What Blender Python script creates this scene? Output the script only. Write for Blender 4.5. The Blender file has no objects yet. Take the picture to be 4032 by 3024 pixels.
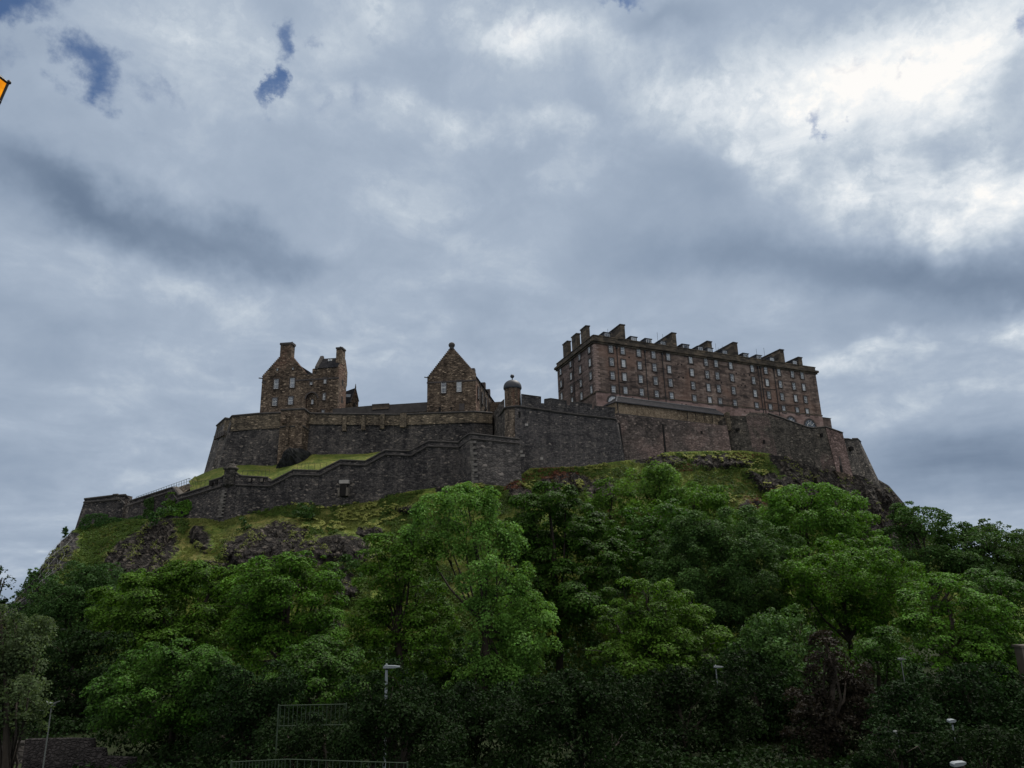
import bpy, math, random
import numpy as np
from mathutils import Vector, Matrix

# ------------------------------------------------------------------ camera, sky, sun, exposure
random.seed(7)
RNG = np.random.default_rng(7)
scene = bpy.context.scene
COL = scene.collection
FOCAL, PITCH, ROLL = 2795.0, math.radians(16.0), math.radians(1.5)   # focal length in photo pixels (4032 wide)
FWD = np.array([0, math.cos(PITCH), math.sin(PITCH)])
UP0 = np.array([0, -math.sin(PITCH), math.cos(PITCH)])
RT0 = np.array([1.0, 0, 0])
RIGHT = RT0 * math.cos(ROLL) - UP0 * math.sin(ROLL)
UP = RT0 * math.sin(ROLL) + UP0 * math.cos(ROLL)

cam_data = bpy.data.cameras.new('camera')
cam = bpy.data.objects.new('camera', cam_data)
COL.objects.link(cam)
cam_data.sensor_width = 36.0
cam_data.lens = 36.0 * FOCAL / 4032.0
cam_data.clip_start = 0.1
cam_data.clip_end = 6000
m = Matrix((RIGHT, UP, -FWD)).transposed().to_4x4()
cam.matrix_world = m
scene.camera = cam

def ray(u, v):
    d = FWD * FOCAL + RIGHT * (u - 2016.0) - UP * (v - 1512.0)
    return d / d[1]
def P(u, v, Y):
    return ray(u, v) * Y
def PF(u, v, Y):
    return P(u * 1.82278, v * 1.82278, Y)
def project(p):
    p = np.asarray(p, float)
    w = p @ FWD
    return np.stack([2016 + FOCAL * (p @ RIGHT) / w, 1512 - FOCAL * (p @ UP) / w], -1)
def px_m(Y):          # metres per full-view pixel (2212 wide) at distance Y
    return Y * 1.82278 / FOCAL * 1.04

SUN_AZ, SUN_EL = math.radians(36.0), math.radians(57.0)
sun_data = bpy.data.lights.new('sun', 'SUN')
sun_data.energy = 3.9
sun_data.angle = math.radians(16)
sun_data.color = (1.0, 0.95, 0.88)
sun = bpy.data.objects.new('sun', sun_data)
COL.objects.link(sun)
sdir = Vector((math.sin(SUN_AZ) * math.cos(SUN_EL), math.cos(SUN_AZ) * math.cos(SUN_EL), math.sin(SUN_EL)))
sun.rotation_euler = sdir.to_track_quat('Z', 'Y').to_euler()

scene.view_settings.view_transform = 'Standard'
scene.view_settings.look = 'None'
scene.view_settings.exposure = 0.0
scene.view_settings.gamma = 1.0
scene.view_settings.use_curve_mapping = False

def lin(r, g, b):
    f = lambda c: ((c / 255 + 0.055) / 1.055) ** 2.4 if c > 10 else c / 255 / 12.92
    return (f(r), f(g), f(b), 1.0)

class NT:
    """short hand for node trees"""
    def __init__(s, tree):
        s.t = tree
        tree.nodes.clear()
    def n(s, kind, ins=None, **props):
        nd = s.t.nodes.new(kind)
        for k, v in props.items():
            setattr(nd, k, v)
        for k, v in (ins or {}).items():
            if isinstance(v, bpy.types.NodeSocket):
                s.t.links.new(v, nd.inputs[k])
            else:
                nd.inputs[k].default_value = v
        return nd
    def math(s, op, a, b=0.0, c=0.0, clamp=False):
        nd = s.n('ShaderNodeMath', {0: a, 1: b, 2: c}, operation=op, use_clamp=clamp)
        return nd.outputs[0]
    def mix(s, fac, a, b, blend='MIX'):
        nd = s.n('ShaderNodeMix', {0: fac, 6: a, 7: b}, data_type='RGBA', blend_type=blend)
        return nd.outputs[2]
    def ramp(s, fac, stops, interp='LINEAR'):
        nd = s.n('ShaderNodeValToRGB', {0: fac})
        nd.color_ramp.interpolation = interp
        el = nd.color_ramp.elements
        while len(el) < len(stops):
            el.new(0.5)
        for e, (pos, col) in zip(el, stops):
            e.position = pos
            e.color = col if len(col) == 4 else (*col, 1.0)
        return nd.outputs[0]
    def rng(s, v, a, b, c, d, interp='SMOOTHSTEP'):
        nd = s.n('ShaderNodeMapRange', {0: v, 1: a, 2: b, 3: c, 4: d}, interpolation_type=interp, clamp=True) if False else s.n('ShaderNodeMapRange', {0: v, 1: a, 2: b, 3: c, 4: d}, interpolation_type=interp)
        return nd.outputs[0]
    def noise(s, vec, scale, detail=4.0, rough=0.55, dist=0.0, col=False):
        nd = s.n('ShaderNodeTexNoise', {'Vector': vec, 'Scale': scale, 'Detail': detail, 'Roughness': rough, 'Distortion': dist})
        return nd.outputs[1 if col else 0]

def build_world():
    world = bpy.data.worlds.new('World')
    scene.world = world
    world.use_nodes = True
    g = NT(world.node_tree)
    direction = g.n('ShaderNodeTexCoord').outputs['Generated']
    sep = g.n('ShaderNodeSeparateXYZ', {0: direction})
    az = g.math('ARCTAN2', sep.outputs[0], sep.outputs[1])
    el = g.math('ARCSINE', sep.outputs[2])
    azel = g.n('ShaderNodeCombineXYZ', {0: az, 1: el}).outputs[0]
    # cloud deck: a flat layer overhead seen in perspective
    den = g.math('ADD', g.math('MAXIMUM', sep.outputs[2], 0.0), 0.22)
    deck = g.n('ShaderNodeCombineXYZ', {0: g.math('DIVIDE', sep.outputs[0], den), 1: g.math('DIVIDE', sep.outputs[1], den)}).outputs[0]
    warp = g.n('ShaderNodeVectorMath', {0: g.noise(direction, 3.2, 6, 0.6, col=True), 1: (0.5, 0.5, 0.5)}, operation='SUBTRACT').outputs[0]
    warped = g.n('ShaderNodeVectorMath', {0: warp, 1: (0.26, 0.22, 0.0), 2: azel}, operation='MULTIPLY_ADD').outputs[0]
    warp2 = g.n('ShaderNodeVectorMath', {0: g.noise(direction, 16.0, 6, 0.62, col=True), 1: (0.5, 0.5, 0.5)}, operation='SUBTRACT').outputs[0]
    warped_fine = g.n('ShaderNodeVectorMath', {0: warp2, 1: (0.15, 0.14, 0.0), 2: azel}, operation='MULTIPLY_ADD').outputs[0]

    def ae(u, v):
        d = PF(u, v, 1.0)
        d = d / np.linalg.norm(d)
        return math.atan2(d[0], d[1]), math.asin(d[2])
    def blob(coord, u, v, ru, rv, rot=0.0, inner=0.0):
        a, e = ae(u, v)
        k = 1.82278 / FOCAL
        nd = g.n('ShaderNodeMapping', {'Vector': coord, 'Location': (a, e, 0), 'Rotation': (0, 0, math.radians(rot)), 'Scale': (ru * k, rv * k, 1)}, vector_type='TEXTURE')
        ln = g.n('ShaderNodeVectorMath', {0: nd.outputs[0]}, operation='LENGTH').outputs['Value']
        return g.rng(ln, inner, 1.0, 1.0, 0.0)
    total = None
    #   u, v, half-widths, tilt, amount : darker and brighter banks of the cloud cover
    banks = [(330, 475, 480, 85, -8, -0.32), (60, 420, 260, 90, 0, -0.10), (620, 560, 200, 40, -8, -0.08),
             (100, 690, 420, 70, -4, -0.10), (1800, 575, 700, 110, -6, -0.28), (2080, 610, 420, 120, 0, -0.20),
             (1520, 420, 260, 160, -30, -0.10), (1330, 500, 170, 130, 0, -0.05), (2110, 1010, 340, 120, 0, -0.22), (2000, 640, 420, 100, 0, -0.06), (1750, 900, 260, 70, 0, -0.04), (120, 800, 300, 70, 0, -0.05), (800, 860, 300, 80, 0, -0.04),
             (60, 1010, 380, 110, 0, -0.10), (1950, 720, 340, 60, 5, -0.08),
             (2130, 60, 380, 240, -20, 0.46), (1900, 330, 420, 260, -18, 0.38), (1700, 230, 500, 220, -15, 0.26),
             (2120, 420, 340, 150, -15, 0.30), (1560, 330, 200, 70, -30, 0.12), (1100, 275, 460, 42, -4, 0.20), (1150, 60, 300, 80, -10, 0.32), (1420, 210, 240, 90, -16, 0.14), (720, 110, 200, 70, 10, 0.10),
             (760, 260, 380, 60, 0, 0.08), (420, 110, 420, 130, 0, 0.14), (820, 40, 300, 90, 0, 0.10), (1400, 130, 300, 120, -10, 0.10), (400, 620, 420, 70, -4, 0.10),
             (850, 720, 420, 110, 0, 0.03), (1880, 800, 170, 42, 22, 0.26), (2210, 660, 110, 60, 30, 0.30),
             (2025, 320, 130, 62, 10, -0.34), (1420, 20, 190, 46, 0, -0.16), (2200, 180, 90, 60, 30, -0.18), (1330, 180, 220, 60, 20, -0.06),
             (1050, 600, 300, 120, 0, 0.04), (180, 330, 300, 60, 0, 0.05)]
    for (u, v, ru, rv, rot, amp) in banks:
        b = blob(warped, u, v, ru, rv, rot)
        total = g.math('MULTIPLY', b, amp) if total is None else g.math('MULTIPLY_ADD', b, amp, total)
    big = g.noise(deck, 1.5, 5, 0.52, 0.3)
    fine = g.noise(deck, 5.2, 10, 0.58, 0.7)
    total = g.math('ADD', total, 0.535)
    total = g.math('MULTIPLY_ADD', g.math('SUBTRACT', big, 0.5), 0.52, total)
    mid = g.noise(deck, 3.4, 8, 0.6, 0.5)
    total = g.math('MULTIPLY_ADD', g.math('SUBTRACT', mid, 0.5), g.rng(total, 0.3, 0.75, 0.12, 0.50), total)
    # ragged texture is strongest where the deck is thin and bright
    rag = g.rng(total, 0.40, 0.80, 0.08, 0.95)
    total = g.math('ADD', total, g.math('MULTIPLY', g.math('SUBTRACT', fine, 0.5), rag))
    puff = g.n('ShaderNodeTexNoise', {'Vector': g.n('ShaderNodeVectorMath', {0: warp2, 1: (0.5, 0.5, 0.0), 2: deck}, operation='MULTIPLY_ADD').outputs[0], 'Scale': 2.6, 'Detail': 7.0, 'Roughness': 0.5}).outputs[0]
    puff = g.math('ABSOLUTE', g.math('MULTIPLY_ADD', puff, 2.0, -1.0))
    total = g.math('MULTIPLY_ADD', g.math('SUBTRACT', puff, 0.16), g.rng(total, 0.42, 0.85, 0.05, 0.70), total)
    total = g.math('MULTIPLY_ADD', g.math('SUBTRACT', total, 0.55), 0.86, 0.55)
    cloud = g.ramp(total, [(0.0, lin(82, 99, 124)), (0.20, lin(110, 127, 150)), (0.38, lin(141, 157, 178)), (0.54, lin(166, 180, 198)),
                           (0.68, lin(192, 203, 215)), (0.82, lin(219, 226, 233)), (0.95, lin(243, 245, 246)), (1.0, lin(254, 252, 249))])
    # openings where the blue shows
    hole = None
    for (u, v, ru, rv, rot, amp) in [(10, 0, 190, 90, 20, 1.0), (190, 140, 125, 105, -30, 0.95), (618, 72, 62, 78, 0, 0.85), (580, 175, 38, 95, -8, 0.85),
                                     (340, 200, 150, 60, 0, 0.45), (1335, 0, 120, 36, 0, 0.75), (1780, 262, 38, 50, 0, 0.62), (1830, 145, 90, 30, 0, 0.35), (1960, 150, 60, 24, 20, 0.4),
                                     (1140, 60, 80, 60, 60, 0.5), (2200, 45, 40, 50, 0, 0.5), (0, 110, 100, 150, 0, 0.55), (720, 215, 90, 40, 0, 0.36), (690, 85, 50, 30, 0, 0.45), (800, 220, 60, 70, 20, 0.36), (100, 60, 200, 160, 0, 0.30), (300, 320, 60, 30, 0, 0.3)]:
        b = g.math('MULTIPLY', blob(warped_fine, u, v, ru, rv, rot), amp)
        hole = b if hole is None else g.math('MAXIMUM', hole, b)
    hole_tex = g.noise(deck, 7.0, 10, 0.64, 0.6)
    hole = g.rng(g.math('ADD', hole, g.math('MULTIPLY', g.math('SUBTRACT', hole_tex, 0.5), 0.95)), 0.20, 0.98, 0.0, 0.95)
    sky = g.n('ShaderNodeTexSky', sky_type='NISHITA')
    sky.sun_disc = False
    sky.sun_elevation = SUN_EL
    sky.sun_rotation = SUN_AZ
    sky.air_density = 1.2
    sky.dust_density = 0.0
    sky.ozone_density = 4.0
    bg_sky = g.n('ShaderNodeBackground', {0: g.mix(1.0, sky.outputs[0], (0.70, 0.80, 0.95, 1), 'MULTIPLY'), 1: 0.068})
    # unseen sky overhead and behind the camera is brightened and warmed as added fill
    fill_glow = g.n('ShaderNodeVectorMath', {0: direction, 1: (0.0, -0.42, 0.9075)}, operation='DOT_PRODUCT').outputs['Value']
    cloud = g.mix(g.rng(fill_glow, 0.35, 0.95, 0.0, 0.85), cloud, (0.60, 0.555, 0.49, 1))
    bg_cloud = g.n('ShaderNodeBackground', {0: cloud, 1: g.rng(fill_glow, 0.40, 0.97, 1.0, 2.0)})
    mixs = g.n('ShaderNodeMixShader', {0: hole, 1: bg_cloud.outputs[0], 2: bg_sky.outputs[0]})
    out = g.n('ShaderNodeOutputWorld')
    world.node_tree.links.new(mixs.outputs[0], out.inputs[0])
    world.cycles.sampling_method = 'MANUAL'
    world.cycles.sample_map_resolution = 512
build_world()

# ------------------------------------------------------------------ materials
def new_mat(name):
    mt = bpy.data.materials.new(name)
    mt.use_nodes = True
    return mt, NT(mt.node_tree)
def finish(g, shader):
    out = g.n('ShaderNodeOutputMaterial')
    g.t.links.new(shader, out.inputs[0])
def principled(g, color, rough=0.85, normal=None, spec=0.3, metal=0.0):
    nd = g.n('ShaderNodeBsdfPrincipled', {'Base Color': color, 'Roughness': rough, 'Metallic': metal, 'Specular IOR Level': spec})
    if normal is not None:
        g.t.links.new(normal, nd.inputs['Normal'])
    return nd.outputs[0]
def scaled(g, vec, s):
    return g.n('ShaderNodeMapping', {'Vector': vec, 'Scale': s}).outputs[0]

def mat_rubble(name, dark, mid, light, stone=(0.62, 0.36), light_amount=0.1, patch=None, contrast=1.0, streak=0.85):
    """random rubble masonry: irregular stones, weather streaks and big stains; coordinates in metres"""
    mt, g = new_mat(name)
    uv = g.n('ShaderNodeUVMap').outputs[0]
    wob = g.n('ShaderNodeVectorMath', {0: g.noise(uv, 0.9, 3, col=True), 1: (0.5, 0.5, 0.0), 2: uv}, operation='MULTIPLY_ADD').outputs[0]
    cells = scaled(g, wob, (1 / stone[0], 1 / stone[1], 1))
    vor = g.n('ShaderNodeTexVoronoi', {'Vector': cells, 'Scale': 1.0, 'Randomness': 0.9})
    rnd = g.n('ShaderNodeSeparateColor', {0: vor.outputs['Color']})
    edge = g.n('ShaderNodeTexVoronoi', {'Vector': cells, 'Scale': 1.0, 'Randomness': 0.9}, feature='DISTANCE_TO_EDGE').outputs['Distance']
    stains = g.noise(uv, 0.06, 6, 0.62)
    blot = g.noise(uv, 0.45, 4, 0.6)
    strk = g.noise(scaled(g, uv, (0.55, 0.05, 1)), 1.0, 6, 0.65)
    tone = g.math('MULTIPLY_ADD', g.math('SUBTRACT', rnd.outputs[0], 0.5), 0.44 * contrast, 0.36)
    tone = g.math('MULTIPLY_ADD', g.math('SUBTRACT', stains, 0.5), 1.1, tone)
    tone = g.math('MULTIPLY_ADD', g.math('SUBTRACT', blot, 0.5), 0.7, tone)
    tone = g.math('MULTIPLY_ADD', g.math('SUBTRACT', strk, 0.5), streak, tone)
    col = g.ramp(tone, [(0.08, dark), (0.45, mid), (1.0, light)])
    if patch:
        pm = g.rng(g.noise(uv, 0.075, 4, 0.55), 0.52, 0.62, 0, 0.85)
        pc = g.mix(rnd.outputs[1], (*[c * 0.55 for c in patch[:3]], 1), (*[min(1, c * 1.5) for c in patch[:3]], 1))
        col = g.mix(pm, col, pc)
    pale = g.rng(rnd.outputs[2], 1 - light_amount, 1.0, 0, 0.8)
    col = g.mix(pale, col, (light[0] * 1.15, light[1] * 1.15, light[2] * 1.15, 1))
    joint = g.rng(edge, 0.0, 0.10, 0.55, 0.0)
    col = g.mix(joint, col, (*[c * 0.45 for c in dark[:3]], 1))
    hgt = g.math('ADD', g.math('MULTIPLY', g.rng(edge, 0, 0.22, 0, 1), 0.10), g.math('MULTIPLY', rnd.outputs[1], 0.07))
    bump = g.n('ShaderNodeBump', {'Height': hgt, 'Strength': 0.9, 'Distance': 1.0}).outputs[0]
    finish(g, principled(g, col, 0.92, bump, 0.15))
    return mt

def mat_ashlar(name, dark, mid, light, course=(0.95, 0.34), warm=None, soot=0.6):
    """coursed squared stone with long horizontal blocks, soot and red patches"""
    mt, g = new_mat(name)
    uv = g.n('ShaderNodeUVMap').outputs[0]
    br = g.n('ShaderNodeTexBrick', {'Vector': uv, 'Color1': (0, 0, 0, 1), 'Color2': (1, 1, 1, 1), 'Mortar': (0.5, 0.5, 0.5, 1), 'Scale': 1.0,
                                    'Mortar Size': 0.018, 'Bias': 0.0, 'Brick Width': course[0], 'Row Height': course[1]})
    br.offset = 0.37
    wide = g.n('ShaderNodeTexBrick', {'Vector': uv, 'Color1': (0, 0, 0, 1), 'Color2': (1, 1, 1, 1), 'Mortar': (0.5, 0.5, 0.5, 1), 'Scale': 1.0,
                                      'Mortar Size': 0.0, 'Brick Width': course[0] * 2.6, 'Row Height': course[1] * 2})
    wide.offset = 0.61
    stains = g.noise(uv, 0.13, 5, 0.62)
    blot = g.noise(scaled(g, uv, (0.35, 1.1, 1)), 1.0, 4, 0.6)
    strk = g.noise(scaled(g, uv, (0.55, 0.05, 1)), 1.0, 4, 0.55)
    tone = g.math('MULTIPLY_ADD', g.math('SUBTRACT', br.outputs[0], 0.5), 0.34, 0.46)
    tone = g.math('MULTIPLY_ADD', g.math('SUBTRACT', wide.outputs[0], 0.5), 0.42, tone)
    tone = g.math('MULTIPLY_ADD', g.math('SUBTRACT', blot, 0.5), 0.8, tone)
    tone = g.math('MULTIPLY_ADD', g.math('SUBTRACT', stains, 0.5), 0.9, tone)
    tone = g.math('MULTIPLY_ADD', g.math('SUBTRACT', strk, 0.5), soot, tone)
    col = g.ramp(tone, [(0.05, dark), (0.5, mid), (1.0, light)])
    if warm:
        col = g.mix(g.rng(g.noise(uv, 0.09, 3, 0.5), 0.48, 0.68, 0, 0.5), col, warm, 'MIX')
    col = g.mix(g.math('MULTIPLY', br.outputs['Fac'], 0.5), col, (*[c * 0.5 for c in dark[:3]], 1))
    bump = g.n('ShaderNodeBump', {'Height': g.math('MULTIPLY', br.outputs['Fac'], -0.03), 'Strength': 0.8, 'Distance': 1.0}).outputs[0]
    finish(g, principled(g, col, 0.9, bump, 0.15))
    return mt

def mat_plain(name, color, rough=0.8, var=0.25, scale=1.5, metal=0.0, spec=0.3):
    mt, g = new_mat(name)
    co = g.n('ShaderNodeTexCoord').outputs['Object']
    nz = g.noise(co, scale, 5, 0.6)
    c = (*color[:3], 1)
    col = g.ramp(nz, [(0.25, (*[k * (1 - var) for k in c[:3]], 1)), (0.75, (*[min(1, k * (1 + var)) for k in c[:3]], 1))])
    bump = g.n('ShaderNodeBump', {'Height': nz, 'Strength': 0.15, 'Distance': 0.1}).outputs[0]
    finish(g, principled(g, col, rough, bump, spec, metal))
    return mt

def mat_slate(name, color):
    mt, g = new_mat(name)
    uv = g.n('ShaderNodeUVMap').outputs[0]
    br = g.n('ShaderNodeTexBrick', {'Vector': uv, 'Color1': (0.6, 0.6, 0.6, 1), 'Color2': (1.3, 1.3, 1.3, 1), 'Mortar': (0.4, 0.4, 0.4, 1), 'Scale': 1.0,
                                    'Mortar Size': 0.02, 'Brick Width': 0.35, 'Row Height': 0.25})
    nz = g.noise(uv, 0.5, 5, 0.6)
    col = g.mix(1.0, g.mix(1.0, (*color, 1), br.outputs[0], 'MULTIPLY'), g.ramp(nz, [(0.2, (0.6, 0.6, 0.6, 1)), (0.8, (1.4, 1.4, 1.4, 1))]), 'MULTIPLY')
    finish(g, principled(g, col, 0.9, None, 0.05))
    return mt

def mat_pane(name):
    mt, g = new_mat(name)
    rnd = g.n('ShaderNodeObjectInfo').outputs['Random']
    col = g.ramp(rnd, [(0.0, (0.015, 0.02, 0.03, 1)), (0.3, (0.03, 0.04, 0.06, 1)), (0.55, (0.12, 0.14, 0.17, 1)), (1.0, (0.38, 0.40, 0.42, 1))])  # paler tones put sky reflection and blinds into the base colour
    finish(g, principled(g, col, 0.06, None, 0.9))
    return mt

def mat_leaf(name, low, high, translucency=0.35, scale=0.25, spec=0.25):
    mt, g = new_mat(name)
    geo = g.n('ShaderNodeNewGeometry')
    info = g.n('ShaderNodeObjectInfo')
    co = g.n('ShaderNodeTexCoord').outputs['Object']
    nz = g.noise(co, scale, 3, 0.6)
    t = g.math('MULTIPLY_ADD', g.math('SUBTRACT', geo.outputs['Random Per Island'], 0.5), 0.75, 0.48)
    t = g.math('MULTIPLY_ADD', g.math('SUBTRACT', nz, 0.5), 1.1, t)
    col = g.ramp(t, [(0.0, low), (1.0, high)])
    hue = g.n('ShaderNodeHueSaturation', {'Hue': g.math('ADD', g.math('MULTIPLY_ADD', geo.outputs['Random Per Island'], 0.03, 0.47), g.math('MULTIPLY_ADD', info.outputs['Random'], 0.014, 0.009)), 'Saturation': 1.0,
                                          'Value': g.math('MULTIPLY_ADD', info.outputs['Random'], 0.34, 0.84), 'Color': col}).outputs[0]
    surf = principled(g, hue, 0.7, None, spec * .5)
    tr = g.n('ShaderNodeBsdfTranslucent', {0: g.mix(0.5, hue, (high[0] * 1.3, high[1] * 1.4, high[2] * 0.7, 1))})
    mx = g.n('ShaderNodeMixShader', {0: translucency, 1: surf, 2: tr.outputs[0]})
    finish(g, mx.outputs[0])
    return mt

def mat_emit(name, color, strength):
    mt, g = new_mat(name)
    co = g.n('ShaderNodeTexCoord').outputs['Object']
    nz = g.noise(co, 9.0, 3)
    col = g.mix(g.rng(nz, 0.3, 0.8, 0, 1), (color[0], color[1], color[2], 1), (color[0] * 0.55, color[1] * 0.35, color[2] * 0.3, 1))
    e = g.n('ShaderNodeEmission', {0: col, 1: strength})
    finish(g, e.outputs[0])
    return mt

M = {}
M['wall_dark'] = mat_rubble('dark rubble wall', (0.026, 0.025, 0.027, 1), (0.085, 0.078, 0.076, 1), (0.22, 0.19, 0.165, 1), (0.54, 0.30), 0.06)
M['wall_bastion'] = mat_rubble('bastion rubble', (0.034, 0.033, 0.036, 1), (0.095, 0.088, 0.088, 1), (0.21, 0.185, 0.165, 1), (0.50, 0.30), 0.05)
M['wall_grey'] = mat_rubble('grey rubble', (0.045, 0.042, 0.04, 1), (0.13, 0.115, 0.105, 1), (0.30, 0.26, 0.22, 1), (0.65, 0.36), 0.10)
M['wall_pink'] = mat_rubble('pinkish rubble', (0.045, 0.039, 0.037, 1), (0.125, 0.102, 0.094, 1), (0.28, 0.225, 0.2, 1), (0.58, 0.32), 0.12, patch=(0.20, 0.145, 0.13))
M['wall_mossy'] = mat_rubble('weathered rounded wall', (0.03, 0.028, 0.025, 1), (0.095, 0.084, 0.073, 1), (0.22, 0.19, 0.155, 1), (0.58, 0.32), 0.08, patch=(0.15, 0.11, 0.10))
M['tower_stone'] = mat_rubble('brown tower masonry', (0.04, 0.031, 0.024, 1), (0.145, 0.108, 0.08, 1), (0.37, 0.285, 0.205, 1), (0.61, 0.26), 0.10, patch=(0.16, 0.095, 0.07), contrast=1.0, streak=0.8)
M['parapet_stone'] = mat_rubble('brown parapet masonry', (0.05, 0.042, 0.034, 1), (0.16, 0.13, 0.095, 1), (0.34, 0.27, 0.19, 1), (0.68, 0.30), 0.08, streak=0.8)
M['tan_stone'] = mat_rubble('tan rubble', (0.11, 0.085, 0.06, 1), (0.27, 0.21, 0.145, 1), (0.42, 0.34, 0.24, 1), (0.50, 0.30), 0.04)
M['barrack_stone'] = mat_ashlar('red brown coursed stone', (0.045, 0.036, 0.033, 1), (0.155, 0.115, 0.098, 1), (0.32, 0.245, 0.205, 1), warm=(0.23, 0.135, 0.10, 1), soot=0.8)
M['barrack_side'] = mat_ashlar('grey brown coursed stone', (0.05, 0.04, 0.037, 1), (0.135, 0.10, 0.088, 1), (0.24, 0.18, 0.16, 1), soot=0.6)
M['base_stone'] = mat_ashlar('pale pink dressed stone', (0.13, 0.09, 0.08, 1), (0.27, 0.185, 0.165, 1), (0.36, 0.27, 0.245, 1), (1.2, 0.5), soot=0.5)
M['cornice'] = mat_ashlar('sooty dressed stone', (0.03, 0.027, 0.024, 1), (0.085, 0.07, 0.055, 1), (0.20, 0.155, 0.11, 1), (1.3, 0.5), soot=0.9)
M['margin'] = mat_plain('dark window margin stone', (0.065, 0.055, 0.052), 0.9, 0.4, 2.0)
M['quoin'] = mat_plain('pale quoin stone', (0.26, 0.19, 0.165), 0.9, 0.35, 1.2)
M['coping'] = mat_plain('dark coping stone', (0.055, 0.05, 0.047), 0.9, 0.45, 1.0)
M['slate'] = mat_slate('grey slate', (0.026, 0.026, 0.030))
M['lead'] = mat_plain('weathered lead', (0.055, 0.058, 0.066), 0.7, 0.3, 0.8, spec=0.2)
M['frame_white'] = mat_plain('white painted sash', (0.78, 0.78, 0.76), 0.6, 0.06)
M['pane'] = mat_pane('window glass')
M['black_iron'] = mat_plain('black iron', (0.015, 0.015, 0.016), 0.5, 0.3)
M['iron_grey'] = mat_plain('grey painted iron', (0.10, 0.11, 0.105), 0.5, 0.2)
M['rail_green'] = mat_plain('pale green painted iron', (0.036, 0.056, 0.034), 0.6, 0.25)
M['white_metal'] = mat_plain('white painted metal', (0.20, 0.225, 0.24), 0.45, 0.12)
M['dark_hole'] = mat_plain('unlit opening', (0.012, 0.011, 0.011), 0.95, 0.2)
M['pale_panel'] = mat_plain('pale limestone', (0.32, 0.30, 0.28), 0.85, 0.15)
M['bark'] = mat_plain('bark', (0.035, 0.028, 0.022), 0.95, 0.5, 3.0)
M['road'] = mat_plain('asphalt', (0.16, 0.155, 0.15), 0.9, 0.2, 2.0)
M['lantern_glow'] = mat_emit('amber lamp glass', (1.0, 0.37, 0.015), 1.0)

# ------------------------------------------------------------------ mesh building
class MB:
    def __init__(s):
        s.v, s.f = [], []
    def add(s, pts, faces):
        o = len(s.v)
        s.v.extend([tuple(map(float, p)) for p in pts])
        s.f.extend([tuple(i + o for i in f) for f in faces])
        return s
    def hexa(s, a):      # eight corners: bottom ring 0-3, top ring 4-7
        return s.add(a, [(0, 3, 2, 1), (4, 5, 6, 7), (0, 1, 5, 4), (1, 2, 6, 5), (2, 3, 7, 6), (3, 0, 4, 7)])
    def box(s, c, size, rz=0.0):
        x, y, z = [k / 2 for k in size]
        ca, sa = math.cos(rz), math.sin(rz)
        pts = [(c[0] + px * ca - py * sa, c[1] + px * sa + py * ca, c[2] + pz) for pz in (-z, z) for px, py in ((-x, -y), (x, -y), (x, y), (-x, y))]
        return s.hexa(pts)
    def prism(s, poly, back):      # planar front outline pushed back by a vector
        n = len(poly)
        b = np.asarray(back, float)
        pts = [np.asarray(p, float) for p in poly]
        pts = pts + [p + b for p in pts]
        return s.add(pts, [tuple(range(n)), tuple(range(2 * n - 1, n - 1, -1))] + [(i, i + n, (i + 1) % n + n, (i + 1) % n) for i in range(n)])
    def strip(s, top, bot, thick):      # wall: front face from two 3D polylines
        n = len(top)
        t = [np.asarray(p, float) for p in top]
        b = [np.asarray(p, float) for p in bot]
        k = np.array([0, thick, 0.0])
        pts = t + b + [p + k for p in t] + [p + k for p in b]
        f = []
        for i in range(n - 1):
            f += [(i, i + n, i + n + 1, i + 1), (i, i + 1, i + 1 + 2 * n, i + 2 * n), (i + 2 * n, i + 1 + 2 * n, i + 1 + 3 * n, i + 3 * n)]
        f += [(0, 2 * n, 3 * n, n), (n - 1, 2 * n - 1, 4 * n - 1, 3 * n - 1)]
        return s.add(pts, f)
    def tube(s, path, radii, sides=6, cap=True):
        path = [np.asarray(p, float) for p in path]
        if not hasattr(radii, '__len__'):
            radii = [radii] * len(path)
        rings, o = [], len(s.v)
        for i, p in enumerate(path):
            d = path[min(i + 1, len(path) - 1)] - path[max(i - 1, 0)]
            d = d / (np.linalg.norm(d) + 1e-9)
            a = np.cross(d, [0, 0, 1.0])
            if np.linalg.norm(a) < 0.05:
                a = np.cross(d, [1.0, 0, 0])
            a = a / np.linalg.norm(a)
            b = np.cross(d, a)
            for k in range(sides):
                th = 2 * math.pi * k / sides
                s.v.append(tuple(p + radii[i] * (a * math.cos(th) + b * math.sin(th))))
        for i in range(len(path) - 1):
            for k in range(sides):
                q = o + i * sides
                s.f.append((q + k, q + (k + 1) % sides, q + sides + (k + 1) % sides, q + sides + k))
        if cap:
            s.f.append(tuple(range(o + sides - 1, o - 1, -1)))
            q = o + (len(path) - 1) * sides
            s.f.append(tuple(range(q, q + sides)))
        return s
    def lathe(s, c, profile, sides=24, a0=0.0, a1=2 * math.pi):      # profile (radius, z) from bottom to top
        o = len(s.v)
        full = abs(a1 - a0 - 2 * math.pi) < 1e-6
        cols = sides if full else sides + 1
        for r, z in profile:
            for k in range(cols):
                th = a0 + (a1 - a0) * k / sides
                s.v.append((c[0] + r * math.cos(th), c[1] + r * math.sin(th), c[2] + z))
        for i in range(len(profile) - 1):
            for k in range(sides):
                k2 = (k + 1) % cols
                s.f.append((o + i * cols + k, o + i * cols + k2, o + (i + 1) * cols + k2, o + (i + 1) * cols + k))
        return s

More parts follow.
